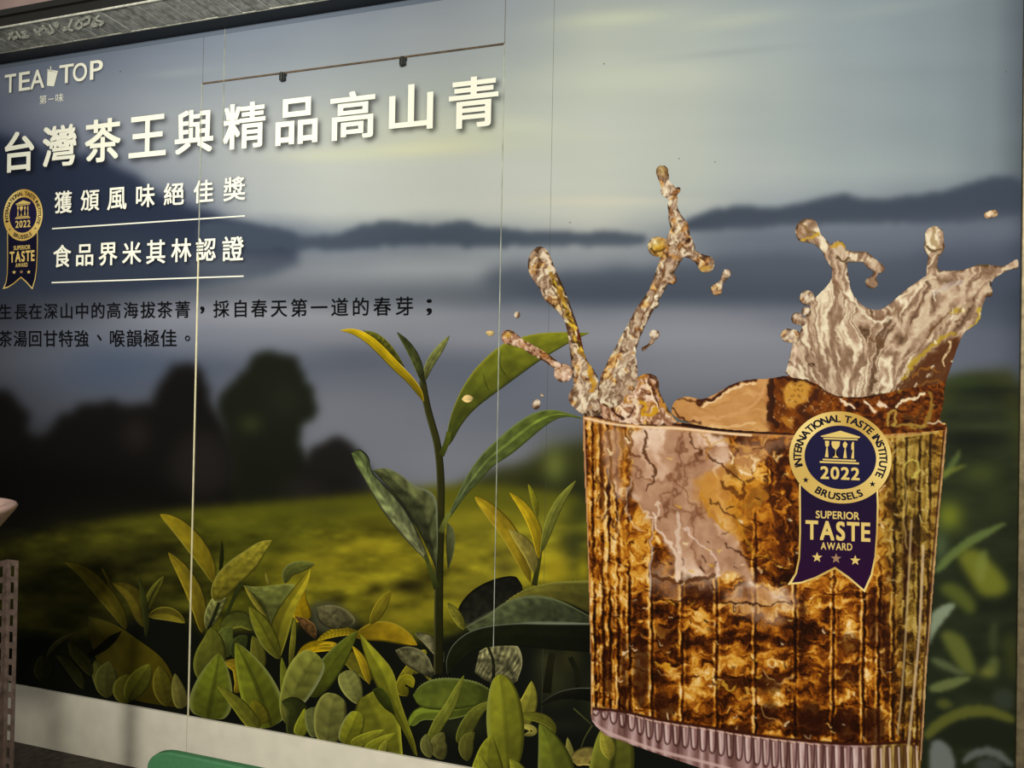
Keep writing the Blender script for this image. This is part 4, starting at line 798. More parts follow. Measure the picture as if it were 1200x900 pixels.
# clear foot of the glass
ft = region([(688, 828), (700, 829), (735, 833), (768, 843), (830, 852), (880, 862), (960, 871), (1010, 873), (1084, 868), (1080, 960), (690, 960)], .8)
ft_t = .52 + .22 * np.sin(fx(X, Y) / 2.6 + 2.4 * np.sin(X / 11.)) + .35 * (fbm(X / 3, Y / 16, 81) - .5)
okey = sstep(1000, 1060, X)[..., None]
fcol = ramp(ft_t, 'foot') * (1 - okey) + ramp(ft_t, 'olive') * okey
GC.C = GC.C * (1 - ft[..., None]) + fcol * ft[..., None]
GC.line([(690, 830), (735, 834), (768, 843), (830, 852), (880, 861), (960, 870), (1010, 873), (1084, 868)], 2.6, (54, 20, 8), .7, .9)
GC.line([(735, 837), (768, 846), (830, 855), (880, 864), (960, 873)], 1, (238, 196, 170), .6, .8)
for u in np.arange(694, 1080, 10.5):
    y0 = float(np.interp(u, [690, 735, 768, 830, 880, 960, 1010, 1084], [832, 838, 847, 856, 865, 874, 877, 872])); y1 = y0 + float(np.interp(u, [690, 720, 760, 830, 900, 1080], [6, 16, 24, 28, 34, 40]))
    GC.line([(u, y0), (u + .6, y1 - 5), (u + 4, y1), (u + 8, y1 - 5), (u + 8.4, y0)], 1.3, (60, 28, 24), .6, .75)
    GC.line([(u + 2.2, y0 + 2), (u + 3.2, y1 - 5)], 1.6, (236, 208, 196), .6, .7)
GC.line([(694, 846), (710, 858), (740, 869), (775, 881), (830, 894), (880, 908)], 3, (214, 178, 168), .8, .8)
# rim
GC.poly([(683, 486), (760, 488), (830, 500), (905, 504), (1000, 506), (1060, 505), (1110, 498), (1111, 503), (1050, 513), (905, 513), (820, 508), (760, 500), (684, 496)], (196, 140, 84), 1.2, .7, 1)
GC.line([(684, 484), (705, 490), (735, 495), (760, 496), (790, 497), (830, 503), (905, 508), (980, 509), (1060, 506), (1108, 499)], 2.6, (50, 18, 6), .7, .95)
GC.line([(686, 490), (720, 498), (760, 501), (800, 502), (850, 508), (880, 510)], 2, (246, 214, 170), .6, .9)
GC.line([(700, 486), (725, 489), (740, 492)], 3.5, (44, 14, 6), .8, .9); GC.line([(800, 497), (825, 501), (860, 505), (900, 506)], 3, (34, 12, 6), .8, .95); GC.line([(1062, 500), (1085, 498), (1106, 494), (1104, 490), (1090, 491)], 2.5, (70, 40, 10), .8, .9)
GC.line([(1000, 513), (1060, 512), (1100, 506)], 1.5, (190, 160, 80), .7, .8)
body = [(683, 486), (720, 488), (760, 490), (830, 499), (905, 503), (1000, 505), (1060, 502), (1108, 495), (1110, 502), (1107, 540), (1101, 600), (1093, 700), (1086, 790), (1081, 880), (1078, 915), (1060, 934), (980, 936), (900, 922), (830, 903), (775, 885), (735, 871), (708, 861), (694, 846), (692, 838), (692, 770), (690, 690), (687, 600), (684, 540)]
GC.line([(684, 490), (686, 560), (689, 640), (691, 740), (693, 836)], 2, (214, 158, 110), .6, .8); GC.line([(1109, 502), (1100, 600), (1092, 700), (1085, 790), (1079, 890)], 1.6, (190, 150, 110), .6, .8)
GC.line([(1106, 506), (1098, 600), (1089, 700), (1082, 790), (1077, 890)], 1.4, (60, 34, 14), .6, .8); GC.line([(1068, 610), (1064, 700), (1058, 800), (1052, 860)], 2, (190, 164, 116), .7, .7); GC.line([(1082, 640), (1078, 740), (1070, 820), (1064, 880)], 2.4, (206, 178, 140), .8, .8)
body_col = GC.C.copy()

def cut(name, mask, colour, parent, d, label=None, sub=1):
    """mesh of the canvas cells inside a mask, its rim drawn in to the outline"""
    m = blur(mask.astype(float), .8); ins = m > .5; ys, xs_ = np.where(ins)
    if len(ys) < 4: return None
    y0, y1, x0, x1 = max(ys.min() - 2, 0), ys.max() + 3, max(xs_.min() - 2, 0), xs_.max() + 3
    m = m[y0:y1, x0:x1]; ins = ins[y0:y1, x0:x1]; Uc, Vc = GC.U[y0:y1, x0:x1].copy(), GC.V[y0:y1, x0:x1].copy(); cc = colour[y0:y1, x0:x1]
    gy, gx = np.gradient(m, GS); g2 = gx ** 2 + gy ** 2 + 1e-4; st = np.where(ins, 0, (.5 - m) / g2)
    dx, dy = st * gx, st * gy; L = np.hypot(dx, dy) + 1e-9; k = np.minimum(1, GS * 1.3 / L); Uc += dx * k; Vc += dy * k
    q = ins[:-1, :-1] | ins[:-1, 1:] | ins[1:, 1:] | ins[1:, :-1]
    I = np.arange(m.size).reshape(m.shape); f = np.stack([I[:-1, :-1], I[1:, :-1], I[1:, 1:], I[:-1, 1:]], -1)[q]
    used = np.unique(f); re = np.full(m.size, -1); re[used] = np.arange(len(used)); f = re[f]
    p = onwall(Uc.ravel()[used], Vc.ravel()[used], d)
    o = mesh_obj(name, p, f, PRINTG, parent, alb(cc.reshape(-1, 3)[used]))
    if label: o['label'] = label
    return o
def capsules(cs):
    D = np.full(X.shape, 1e3)
    for c in cs:
        if len(c) == 3: D = np.minimum(D, np.hypot(X - c[0], Y - c[1]) - c[2])
        else:
            x0, y0, ra, x1, y1, rb = c; dx, dy = x1 - x0, y1 - y0; t_ = np.clip(((X - x0) * dx + (Y - y0) * dy) / (dx * dx + dy * dy), 0, 1)
            D = np.minimum(D, np.hypot(X - x0 - t_ * dx, Y - y0 - t_ * dy) - (ra * (1 - t_) + rb * t_))
    return D
def chain(p): return [(*p[i], *p[i + 1]) for i in range(len(p) - 1)]
glass = cut('iced_tea_glass', inpoly(X, Y, np.array(body, float)), body_col, mural, .0016, 'fluted amber glass printed on the mural')

# splashes: palette by flow noise, dark at the rim of each tongue
def splash_col(D, seed, key='cream', ang=0, sx=9, sy=26, gold=.25, edge=.9):
    c, s = math.cos(ang), math.sin(ang); a = X * c + Y * s; b = -X * s + Y * c
    a2, b2 = warp(a, b, 6, 14, seed); n = fbm(a2 / sx, b2 / sy, seed + 3, 4)
    t_ = .50 + .26 * np.sin(11 * 2 * math.pi * n * .34) + .7 * (n - .5) + .22 * (fbm(X / 2.6, Y / 2.6, seed + 8, 2) - .5)
    cc = ramp(t_, key)
    gd = sstep(.56, .66, fbm(X / 7, Y / 7, seed + 19, 3)) * gold * 2; g_ = np.minimum(gd, 1)[..., None]
    cc = cc * (1 - g_) + ramp(t_ - .12, 'amber') * g_
    e = np.exp(-(np.minimum(D, 0) / 1.3) ** 2) * edge * sstep(.36, .55, fbm(X / 9, Y / 9, seed + 27, 2)); e = e[..., None]
    return np.clip(cc * (1 - e) + np.array((58, 34, 14.)) * e, 0, 255)
def polyD(pts, k=2):
    m_ = inpoly(X, Y, smooth(pts, k)); b_ = blur(m_.astype(float), 2.2); return np.where(m_, -np.clip((b_ - .5) * 11, 0.1, 30), np.clip((.5 - b_) * 11, .1, 30))
def gput(name, D, col_, d, label=None, parent=None, dec=None):
    keep = GC.C; GC.C = col_
    if dec: dec(); GC.C = wobble(GC, GC.C, 4, 7, 230)
    o = cut(name, D < 0, GC.C, parent or glass, d, label); GC.C = keep; return o
# interior seen above the rim, and the wave
D = polyD([(905, 508), (905, 470), (915, 444), (940, 440), (960, 448), (985, 464), (1010, 466), (1042, 458), (1075, 430), (1093, 408), (1118, 395), (1120, 405), (1115, 428), (1107, 452), (1106, 474), (1100, 492), (1110, 500), (1108, 505), (1000, 511)], 1)
def dec():
    for p_, w_, c_, a_ in (([(957, 447), (970, 462), (1000, 465), (1030, 464)], 3, (34, 12, 4), .9), ([(985, 469), (995, 476), (1002, 478)], 2.2, (250, 226, 190), .9), ([(1012, 472), (1020, 478), (1026, 482)], 2.4, (250, 226, 190), .9), ([(1030, 472), (1040, 478)], 3, (244, 220, 190), .9),
            ([(1050, 476), (1060, 468), (1070, 466), (1082, 462)], 2.6, (252, 232, 190), .9), ([(1040, 500), (1044, 480), (1052, 484), (1046, 498)], 2.4, (190, 156, 70), .8), ([(1088, 460), (1092, 475), (1086, 500)], 4, (150, 118, 46), .8), ([(1066, 450), (1080, 436), (1100, 420), (1112, 406)], 1.6, (190, 150, 50), .8), ([(1105, 425), (1110, 416), (1106, 432)], 1.8, (250, 226, 190), .8),
            ([(1052, 458), (1075, 448), (1096, 446)], 3, (170, 130, 44), .7), ([(1045, 497), (1066, 500), (1084, 499)], 2.6, (170, 140, 60), .8), ([(1060, 488), (1072, 494), (1080, 480)], 5, (80, 46, 14), .8), ([(1090, 497), (1100, 495), (1106, 498)], 1.6, (240, 226, 190), .8)):
        GC.line(p_, w_, c_, .7, a_)
gput('tea_surface', D, ramp(.24 + .35 * (liquid(X, Y, 16, 12, 91, 4, 10) - .5) + .3 * (fbm(X / 3, Y / 3, 95, 3) - .5), 'amber'), .00172, 'dark tea brimming at the rim', dec=dec)
D = polyD([(787, 488), (787, 476), (792, 468), (805, 464), (824, 469), (843, 459), (859, 449), (880, 444), (901, 444), (919, 440), (940, 440), (956, 447), (966, 458), (978, 472), (965, 484), (950, 500), (930, 507), (880, 506), (820, 500)], 1)
def dec():
    for p_, w_, c_, a_ in (([(818, 472), (832, 469), (846, 459), (860, 449), (885, 443)], 4, (60, 24, 8), .95), ([(824, 476), (840, 468), (858, 455), (884, 448)], 1.8, (250, 220, 170), .8), ([(789, 478), (795, 490), (808, 496), (822, 494)], 1.6, (70, 32, 10), .9), ([(790, 470), (805, 466), (818, 472)], 1.5, (80, 40, 12), .8), ([(812, 492), (860, 488), (890, 470), (897, 455)], 4, (214, 160, 104), .6), ([(820, 500), (860, 501), (885, 494)], 3, (232, 190, 130), .7),
            ([(903, 447), (905, 470), (900, 488), (910, 500)], 7, (48, 20, 6), .9), ([(912, 444), (935, 443), (955, 450)], 2.6, (40, 16, 4), .9), ([(960, 455), (950, 470), (936, 480), (950, 490)], 6, (60, 26, 8), .8)):
        GC.line(p_, w_, c_, .7, a_)
    GC.poly([(915, 450), (945, 444), (950, 462), (938, 472), (922, 480)], (206, 150, 56), 1, .9, 1); GC.poly([(916, 488), (928, 490), (930, 500), (918, 500)], (190, 124, 36), 1, .8, 1)
    for i in range(16): GC.spot(fr_.uniform(920, 946), fr_.uniform(448, 472), 1, 1, (80, 40, 10), .8)
    for i in range(60):
        GC.spot(fr_.uniform(905, 975), fr_.uniform(450, 502), .9, .9, (244, 206, 150), .7)
bcol = ramp(.52 + .30 * (liquid(X, Y, 60, 16, 101, 3, 12) - .5), 'pink') * .55 + ramp(.58 + .22 * (liquid(X, Y, 60, 14, 101, 3, 12) - .5), 'amber') * .45
dk = sstep(896, 906, X)[..., None]; bcol = bcol * (1 - dk) + ramp(.26 + .3 * (fbm(X / 6, Y / 6, 103) - .5), 'amber') * dk
gput('tea_wave', D, bcol, .00176, 'amber wave of tea lapping over the rim', dec=dec)
D = polyD([(703, 490), (700, 470), (706, 455), (722, 462), (735, 456), (745, 443), (757, 437), (768, 439), (773, 448), (772, 458), (778, 470), (786, 485), (797, 498), (760, 500), (725, 495)], 1)
def dec():
    for p_, w_, c_, a_ in (([(708, 462), (716, 478), (730, 490)], 2.2, (50, 20, 6), .9), ([(714, 460), (722, 476), (738, 488)], 2, (250, 224, 186), .9), ([(735, 472), (732, 460), (744, 446), (757, 440)], 2.2, (180, 120, 30), .9), ([(757, 438), (768, 442), (771, 456)], 2, (60, 30, 8), .9), ([(757, 446), (764, 462), (772, 480)], 1.6, (248, 226, 190), .9), ([(760, 444), (768, 462), (774, 482)], 1, (60, 26, 8), .9),
            ([(750, 470), (758, 476), (752, 484), (762, 488), (768, 478)], 5, (204, 150, 24), .9), ([(742, 466), (750, 478), (744, 488)], 3, (250, 228, 190), .8), ([(726, 470), (734, 480), (742, 470)], 3, (246, 220, 190), .7), ([(772, 462), (781, 480), (790, 492)], 2, (190, 130, 40), .9), ([(740, 480), (736, 490)], 1.6, (60, 26, 8), .9)):
        GC.line(p_, w_, c_, .6, a_)
gput('splash_curl', D, splash_col(D, 110, 'pink', .3, 8, 14, .3), .00180, 'small curl of tea at the left rim', dec=dec)
D = np.minimum(capsules(chain([(787, 239, 4.5), (791, 255, 8), (797, 268, 11), (795, 284, 15), (786, 303, 12), (778, 321, 10), (768, 343, 8), (752, 369, 9.5), (741, 391, 10), (734, 408, 12), (728, 425, 15), (722, 446, 19), (716, 462, 16)])
     + chain([(776, 201, 7.6), (779, 214, 5.5), (783, 223, 9), (789, 232, 5), (789, 245, 5)]) + [(771, 289, 12), (787, 327, 6.5), (767, 356, 5.5), (795, 222, 3, 788, 228, 4)] + chain([(796, 292, 9), (808, 296, 6), (818, 302, 6), (827, 309, 10.5)]) + [(800, 268, 5, 811, 290, 4)]), polyD([(733, 404), (745, 412), (748, 440), (746, 460), (712, 470), (706, 455), (712, 430)], 2))
def dec():
    GC.spot(771, 289, 8, 8, (214, 170, 30), .7); GC.line([(764, 292), (772, 298), (780, 292)], 2, (90, 60, 10), .6, .9); GC.spot(768, 284, 3, 3, (252, 244, 200), .9); GC.spot(827, 314, 7, 3, (180, 130, 30), .8)
    GC.spot(776, 200, 6, 5, (176, 148, 70), .6); GC.line([(781, 311), (775, 332), (764, 352), (752, 372)], 1.5, (96, 56, 20), .6, .7)
gput('splash_plume', D, splash_col(D, 120, 'cream', .35, 7, 18, .28), .00184, 'tallest plume of splashing tea', dec=dec)
D = polyD([(618, 310), (620, 299), (627, 290), (635, 288), (642, 294), (646, 303), (652, 318), (661, 337), (669, 359), (677, 381), (682, 400), (686, 420), (699, 437), (703, 452), (702, 470), (707, 488), (684, 488), (668, 474), (665, 464), (673, 452), (670, 436), (668, 412), (665, 390), (661, 374), (650, 361), (637, 351), (634, 341), (627, 331), (620, 321)], 1)
def dec():
    for p_, w_, c_, a_ in (([(646, 322), (655, 340), (664, 362), (670, 385), (680, 410), (690, 425)], 5, (150, 108, 20), .75), ([(650, 318), (664, 345), (674, 375), (682, 404)], 1.8, (50, 30, 8), .9), ([(645, 330), (652, 345), (660, 366), (667, 392)], 1.5, (70, 40, 10), .7), ([(676, 384), (682, 402), (684, 412)], 2.6, (90, 30, 12), .9), ([(686, 420), (695, 430), (700, 440)], 3, (50, 20, 10), .9), ([(668, 370), (674, 392)], 3, (226, 176, 40), .8),
            ([(676, 410), (680, 430), (678, 455), (684, 480)], 3, (246, 222, 190), .7), ([(690, 430), (696, 445), (694, 458)], 3.5, (196, 140, 30), .8), ([(628, 292), (632, 300), (630, 312)], 1.2, (60, 40, 16), .8), ([(636, 296), (642, 306), (650, 320)], 2.5, (244, 226, 196), .8)):
        GC.line(p_, w_, c_, .6, a_)
    for i in range(26):
        q = fr_.rand(); u = 646 + q * 32 + fr_.normal(0, 2.5); v = 322 + q * 84 + fr_.normal(0, 3); GC.line([(u, v), (u + 3, v + 4)], 1.5, [(236, 200, 60), (50, 30, 8), (250, 236, 200)][fr_.randint(3)], .5, .8, 1)
gput('splash_plume', D, splash_col(D, 130, 'cream', .5, 6, 20, .25), .00186, 'left plume of splashing tea', dec=dec)
D = capsules(chain([(596, 395, 8.8), (612, 403, 5), (624, 410, 5.5), (640, 419, 5), (652, 428, 4.5)]) + [(660, 437, 11)])
gput('splash_plume', D, splash_col(D, 140, 'pink', 1.2, 6, 8, .3), .00188, 'thin side jet of splashing tea', dec=lambda: (GC.spot(594, 393, 4, 3, (216, 170, 50), .8), GC.spot(598, 389, 2, 2, (60, 36, 14), .8), GC.spot(660, 438, 6, 6, (240, 216, 190), .8)))
# the big crown
crown = [(919, 441), (924, 425), (927, 410), (930, 400), (938, 388), (941, 378), (946, 366), (952, 352), (962, 342), (971, 333), (977, 322), (980, 314), (992, 312), (995, 325), (996, 337), (1004, 352), (1015, 361), (1030, 364), (1042, 357), (1056, 344), (1070, 333), (1084, 324), (1092, 318), (1106, 317), (1128, 317), (1140, 312), (1150, 309), (1165, 311), (1178, 312), (1188, 305), (1193.5, 303), (1193.5, 316), (1184, 315), (1174, 321), (1162, 328), (1161, 340), (1154, 352), (1150, 362), (1149, 376), (1138, 384), (1130, 389), (1124, 402), (1115, 428), (1108, 450), (1060, 455), (1040, 461), (1000, 467), (972, 463), (955, 447)]
D = np.minimum(polyD(crown, 1), capsules(chain([(947, 271, 15), (958, 280, 7), (968, 290, 6), (975, 299, 9), (984, 312, 9), (984, 328, 9)]) + [(982, 291, 9)] + chain([(984, 300, 8), (1000, 301, 6.5), (1014, 301, 6), (1022, 309, 7), (1032, 315, 5)]) + chain([(1027, 318, 3), (1024, 325, 3), (1022, 330, 8)])
     + chain([(1095, 276, 11), (1095, 289, 12), (1094, 300, 6), (1092, 312, 6), (1094, 322, 9)]) + chain([(1158, 330, 4), (1160, 345, 3)])))
th = np.arctan2(X - 1000, 560 - Y); rad = np.hypot(X - 1000, Y - 560)
n_ = fbm(th * 15 + 1.6 * fbm(X / 30, Y / 30, 150, 2), rad / 60, 152, 3)
tc_ = .50 + .24 * np.sin(2 * math.pi * 3.6 * n_) + .6 * (n_ - .5) + .24 * (fbm(X / 3, Y / 3, 154, 3) - .5)
cc = ramp(tc_, 'cream')
e = (np.exp(-(np.minimum(D, 0) / 1.4) ** 2) * .8 * sstep(.36, .55, fbm(X / 9, Y / 9, 157, 2)))[..., None]; cc = cc * (1 - e) + np.array((70, 44, 20.)) * e
def dec():
    GC.poly([(1040, 462), (1058, 444), (1076, 424), (1094, 408), (1122, 392), (1128, 395), (1118, 430), (1108, 455)], (78, 38, 12), 2, .92, 1, rough=3, rs=8)
    for p_, w_, c_, a_ in (([(1058, 444), (1072, 422), (1088, 408), (1104, 396), (1118, 390)], 4, (176, 144, 34), .8), ([(1106, 430), (1103, 422), (1110, 414), (1114, 402)], 2, (246, 222, 170), .85), ([(1070, 440), (1084, 430), (1098, 436)], 2, (150, 96, 30), .8), ([(1075, 452), (1090, 445), (1104, 448)], 2, (130, 80, 24), .8),
            ([(980, 330), (990, 345), (1006, 362), (1024, 372), (1040, 372), (1056, 362)], 3, (120, 84, 56), .55), ([(990, 340), (1010, 366), (1030, 380), (1044, 372)], 2.6, (244, 232, 200), .7), ([(1020, 396), (1028, 404), (1036, 408), (1030, 398)], 2, (110, 76, 44), .8), ([(1095, 345), (1110, 335), (1125, 332)], 6, (200, 190, 186), .4),
            ([(1080, 400), (1100, 380), (1120, 365), (1140, 356)], 4, (170, 142, 112), .7), ([(1085, 395), (1100, 376), (1112, 366)], 1.4, (90, 56, 20), .8), ([(1133, 388), (1146, 378), (1148, 362)], 3.5, (196, 170, 60), .8), ([(1115, 365), (1122, 362), (1128, 364)], 3, (180, 150, 44), .8), ([(1136, 314), (1148, 311), (1156, 311)], 2, (80, 58, 20), .9),
            ([(1050, 350), (1075, 335), (1095, 325)], 3, (230, 212, 176), .7), ([(1094, 340), (1096, 352)], 1.2, (250, 240, 210), .8), ([(934, 262), (948, 270), (958, 276)], 2, (120, 90, 40), .8), ([(940, 282), (950, 280), (958, 274)], 2.5, (200, 160, 40), .8), ([(935, 270), (948, 278)], 1.5, (140, 104, 60), .8), ([(976, 288), (986, 284), (993, 292)], 3, (190, 146, 30), .85), ([(980, 300), (986, 306), (994, 304)], 2.4, (60, 36, 10), .8),
            ([(1090, 265), (1096, 270), (1092, 282), (1100, 290)], 5, (150, 122, 76), .7), ([(1086, 288), (1094, 296), (1104, 292)], 2, (70, 46, 12), .8), ([(1160, 330), (1162, 336)], 3, (40, 30, 24), .9), ([(928, 440), (931, 425), (932, 408)], 1.5, (236, 206, 180), .8)):
        GC.line(p_, w_, c_, .7, a_)
    for i in range(90):
        u = fr_.uniform(1000, 1150); v = 560 - (u - 960) * fr_.uniform(.75, 1.25); a = math.atan2(v - 560, u - 1000) + fr_.normal(0, .2); L = fr_.uniform(2, 7)
        GC.line([(u, v), (u + L * math.cos(a), v + L * math.sin(a))], fr_.uniform(.8, 1.8), [(252, 244, 214), (96, 66, 36), (118, 88, 56)][fr_.randint(3)], .5, .7, 1)
    GC.line([(948, 427), (952, 430), (955, 427), (952, 424), (948, 427)], 1.3, (60, 36, 16), .5, .9)
gput('splash_crown', D, cc, .00190, 'broad fan of tea splashing at the right', dec=dec)
for i, (x, y, cs) in enumerate([(852, 320, [(852, 320, 5, 845, 331, 2.5), (845, 331, 2.5, 840, 339, 7)]), (767, 393, [(767, 392, 6), (764, 400, 3, 761, 404, 1.4), (761, 404, 1.4, 754, 409, 2.6)]), (606, 369, [(606, 369, 4)]), (574, 390, [(572, 390, 3.4, 577, 390, 3.4)]),
        (629, 473, [(629, 472, 4.5, 628, 475, 4.8)]), (635, 463, [(635, 463, 2.4)]), (548, 467, None), (1161, 251, [(1157, 252, 4, 1165, 250, 4.5)]), (946, 349, [(946, 349, 9)]), (945, 365, [(945, 365, 6)]), (934, 373, [(934, 373, 7, 940, 377, 5)]), (927, 393, [(923, 393, 8, 930, 394, 8)])]):
    if cs is None:
        o = ribbon([(541, 468), (545, 462), (552, 463), (555, 467)], [(541, 468), (545, 472), (551, 472), (555, 467)], (232, 212, 184), edge=(110, 80, 50), edgeb=(120, 90, 60), rib=1, veins=0, tex=.3, name='droplet', m=12, n=20)
    elif x < 584:
        o = ribbon([(569, 390), (571, 387), (577, 387), (580, 390)], [(569, 390), (572, 394), (577, 394), (580, 390)], (226, 206, 184), edge=(120, 96, 70), rib=1, veins=0, tex=.3, name='droplet', m=12, n=20)
    else:
        D = capsules(cs); c_ = splash_col(D, 160 + i, 'cream', .6, 4, 6, .2, .8)
        gput('droplet', D, c_, .00194, dec=(lambda x=x, y=y: GC.spot(x - 1, y - 1, 3.5, 3, (246, 232, 206), .8)))

# ---- award badges
def badge(cx, cy, rx, ry, ringname, label, shear, foot=(44, 12, 48.), host=mural, d0=.0021):
    def Bm(X_, Y_): X_ = np.asarray(X_, float); Y_ = np.asarray(Y_, float); return np.stack([cx + rx * X_, cy + ry * Y_ + shear * rx * X_], -1)
    GCOL = lambda n: np.array([(196, 158, 74), (248, 222, 140)][n], float)
    def fan(name, P, mat, parent, d, cols=None, label=None):
        c = P.mean(0); uv = np.vstack([P, [c]]); n = len(P); t_ = np.array([[i, (i + 1) % n, n] for i in range(n)])
        o = put(name, uv, t_, PRINTG if cols is not None else mat, parent, d, None if cols is None else alb(cols))
        if label: o['label'] = label
        return o
    px = lambda x, y: ((x / 3.913 + 910 - 984.8) / 60, (y / 3.913 + 470 - 536) / 54 - .04 * ((x / 3.913 + 910 - 984.8) / 54))
    rib = [px(*p) for p in ((103, 380), (466, 400), (468, 480), (465, 600), (457, 715), (440, 800), (405, 878), (330, 815), (268, 772), (180, 815), (110, 838), (50, 843), (85, 790), (100, 720), (104, 600))]
    inn = [px(*p) for p in ((111, 380), (458, 400), (460, 480), (457, 600), (449, 713), (432, 795), (401, 864), (330, 803), (268, 760), (178, 806), (112, 829), (70, 833), (94, 790), (108, 720), (112, 600))]
    a = np.array(rib); b = np.array(inn); i_ = np.arange(len(a)); j_ = (i_ + 1) % len(a); na = len(a)
    uv = np.vstack([Bm(a[:, 0], a[:, 1]), Bm(b[:, 0], b[:, 1])])
    tt = np.vstack([np.stack([i_, j_, j_ + na], 1), np.stack([i_, j_ + na, i_ + na], 1)])
    gc = GCOL(0) + (GCOL(1) - GCOL(0)) * (.5 + .5 * np.sin(np.arange(len(uv)) * 1.3))[:, None]
    root = put('award_badge', uv, tt, PRINTG, host, d0, alb(gc)); root['label'] = label
    P = Bm(b[:, 0], b[:, 1]); nv = len(P)
    k0 = 8; tr_ = []                                                     # split at the notch so that it stays open
    rgt = list(range(1, k0 + 1)); lft = list(range(k0, nv)) + [0]
    mid = nv; uvr = np.vstack([P, [Bm(*px(285, 390))], [Bm(*px(275, 600))]])
    for L in (rgt, lft):
        for q in range(len(L) - 1): tr_.append([L[q], L[q + 1], nv + 1])
    tr_ += [[1, nv + 1, nv], [nv, nv + 1, 0]]
    cY = np.clip((uvr[:, 1] - cy) / (2.8 * ry), 0, 1)[:, None]; cols = np.array((24, 20, 44.)) * (1 - cY) + np.array(foot) * cY
    put('ribbon', uvr, np.array(tr_), PRINTG, root, d0 + .00003, alb(cols))
    A = np.linspace(0, 2 * math.pi, 72, endpoint=False)
    rg = Bm(np.cos(A), np.sin(A)); uv = np.vstack([rg, Bm(.70 * np.cos(A), .69 * np.sin(A))]); i_ = np.arange(72); j_ = (i_ + 1) % 72
    tt = np.vstack([np.stack([i_, j_, j_ + 72], 1), np.stack([i_, j_ + 72, i_ + 72], 1)])
    sh_ = (.45 + .3 * np.sin(A * 2 + .6) + .2 * np.sin(A * 3 + 2)); gc = GCOL(0) + (GCOL(1) - GCOL(0)) * np.clip(np.r_[sh_, sh_], 0, 1)[:, None]
    put('gold_ring', uv, tt, PRINTG, root, d0 + .00006, alb(gc))
    fan('navy_disc', Bm(.70 * np.cos(A), .69 * np.sin(A)), INKNAVY, root, d0 + .00006)
    # ring lettering
    def ringtext(txt, a0, a1, inward, size):
        ws = []
        for ch in txt:
            if ch == ' ': ws.append(.38); continue
            v, t_ = glyph(ch, .016); ws.append(v[:, 0].max() - v[:, 0].min() + .10)
        ws = np.array(ws); cum = np.cumsum(ws) - ws / 2; tot = ws.sum()
        for ch, q in zip(txt, cum):
            if ch == ' ': continue
            al = math.radians(a0 + (a1 - a0) * q / tot); v, t_ = glyph(ch, .04); v = v - [(v[:, 0].max() + v[:, 0].min()) / 2, .365]
            v = v * size * [1.0, 1.0]; rr = .845
            er = np.array([math.cos(al), -math.sin(al)]); et = np.array([math.sin(al), math.cos(al)])
            if inward: er_, et_ = -er, -et
            else: er_, et_ = er, et
            Q = er * rr + v[:, :1] * et_ + v[:, 1:] * er_
            put('ring_letter', Bm(Q[:, 0], Q[:, 1]), t_, INKTXT, root, d0 + .00010)
    ringtext('INTERNATIONAL TASTE INSTITUTE', 197, -28, False, .215)
    ringtext('BRUSSELS', 236, 300, True, .215)
    def star(x, y, r, mat, name='star'):
        a = np.arange(10) * math.pi / 5 - math.pi / 2; rr = np.where(np.arange(10) % 2, .42, 1) * r
        fan(name, Bm(x + rr * np.cos(a), y + rr * np.sin(a) * rx / ry), mat, root, d0 + .00010)
    for p in ((134, 362), (440, 381)): star(*px(*p), .066, INKTXT)
    for p, m_ in (((186, 717), INKGOLD), ((273, 722), material('dull_gold_print', L3(158, 120, 84), .5)), ((361, 731), INKGOLD)): star(*px(*p), .105, m_)
    # temple of cutlery
    def pg(name, pts, parent=root):
        q = np.array([px(*p) for p in pts]); P_ = Bm(q[:, 0], q[:, 1]); return fan(name, P_, INKGOLD, parent, d0 + .00010)
    pg('temple_roof', [(202, 160), (293, 136), (384, 164), (380, 170), (206, 164)]); pg('temple_beam', [(215, 168), (372, 174), (372, 180), (215, 175)])
    for q in ([(222, 182), (242, 183), (240, 205), (234, 210), (238, 258), (222, 257), (229, 210), (224, 205)],): pg('fork', q)
    pg('goblet', [(253, 184), (291, 185), (289, 205), (280, 218), (274, 222), (274, 250), (286, 260), (256, 259), (268, 250), (269, 222), (258, 214), (252, 200)])
    pg('spoon', [(304, 196), (314, 184), (326, 197), (320, 212), (317, 216), (322, 262), (306, 261), (313, 216), (306, 210)]); pg('knife', [(348, 187), (355, 188), (355, 264), (342, 263), (349, 226), (343, 222), (343, 200)])
    pg('temple_step', [(212, 264), (364, 270), (364, 277), (212, 271)]); pg('temple_step', [(198, 275), (378, 282), (378, 290), (198, 283)])
    def word(txt, x0, x1, y0, y1, name, off=.02):
        ws = [(glyph(c, off)[0][:, 0].max() - glyph(c, off)[0][:, 0].min()) for c in txt]; gap = .09; tot = sum(ws) + gap * (len(txt) - 1); x = 0
        (X0, _), (X1, _) = px(x0, y0), px(x1, y0); Y0, Y1 = px((x0 + x1) / 2, y0)[1], px((x0 + x1) / 2, y1)[1]
        for c, w in zip(txt, ws):
            v, t_ = glyph(c, off); mn, mx = v.min(0), v.max(0); n = (v - mn) / (mx - mn); a_ = X0 + (X1 - X0) * x / tot; b_ = X0 + (X1 - X0) * (x + w) / tot
            put(name, Bm(a_ + n[:, 0] * (b_ - a_), Y1 + n[:, 1] * (Y0 - Y1)), t_, INKGOLD, root, d0 + .00010); x += w + gap
    word('2022', 201, 381, 302, 360, 'year_digit', .03); word('SUPERIOR', 180, 380, 506, 541, 'ribbon_letter', .02); word('TASTE', 133, 430, 552, 640, 'ribbon_letter', .035); word('AWARD', 203, 347, 650, 683, 'ribbon_letter', .02)
    return root
badge(984.8, 536, 60, 54, 'a', 'large gold and purple award badge over the glass', .04)
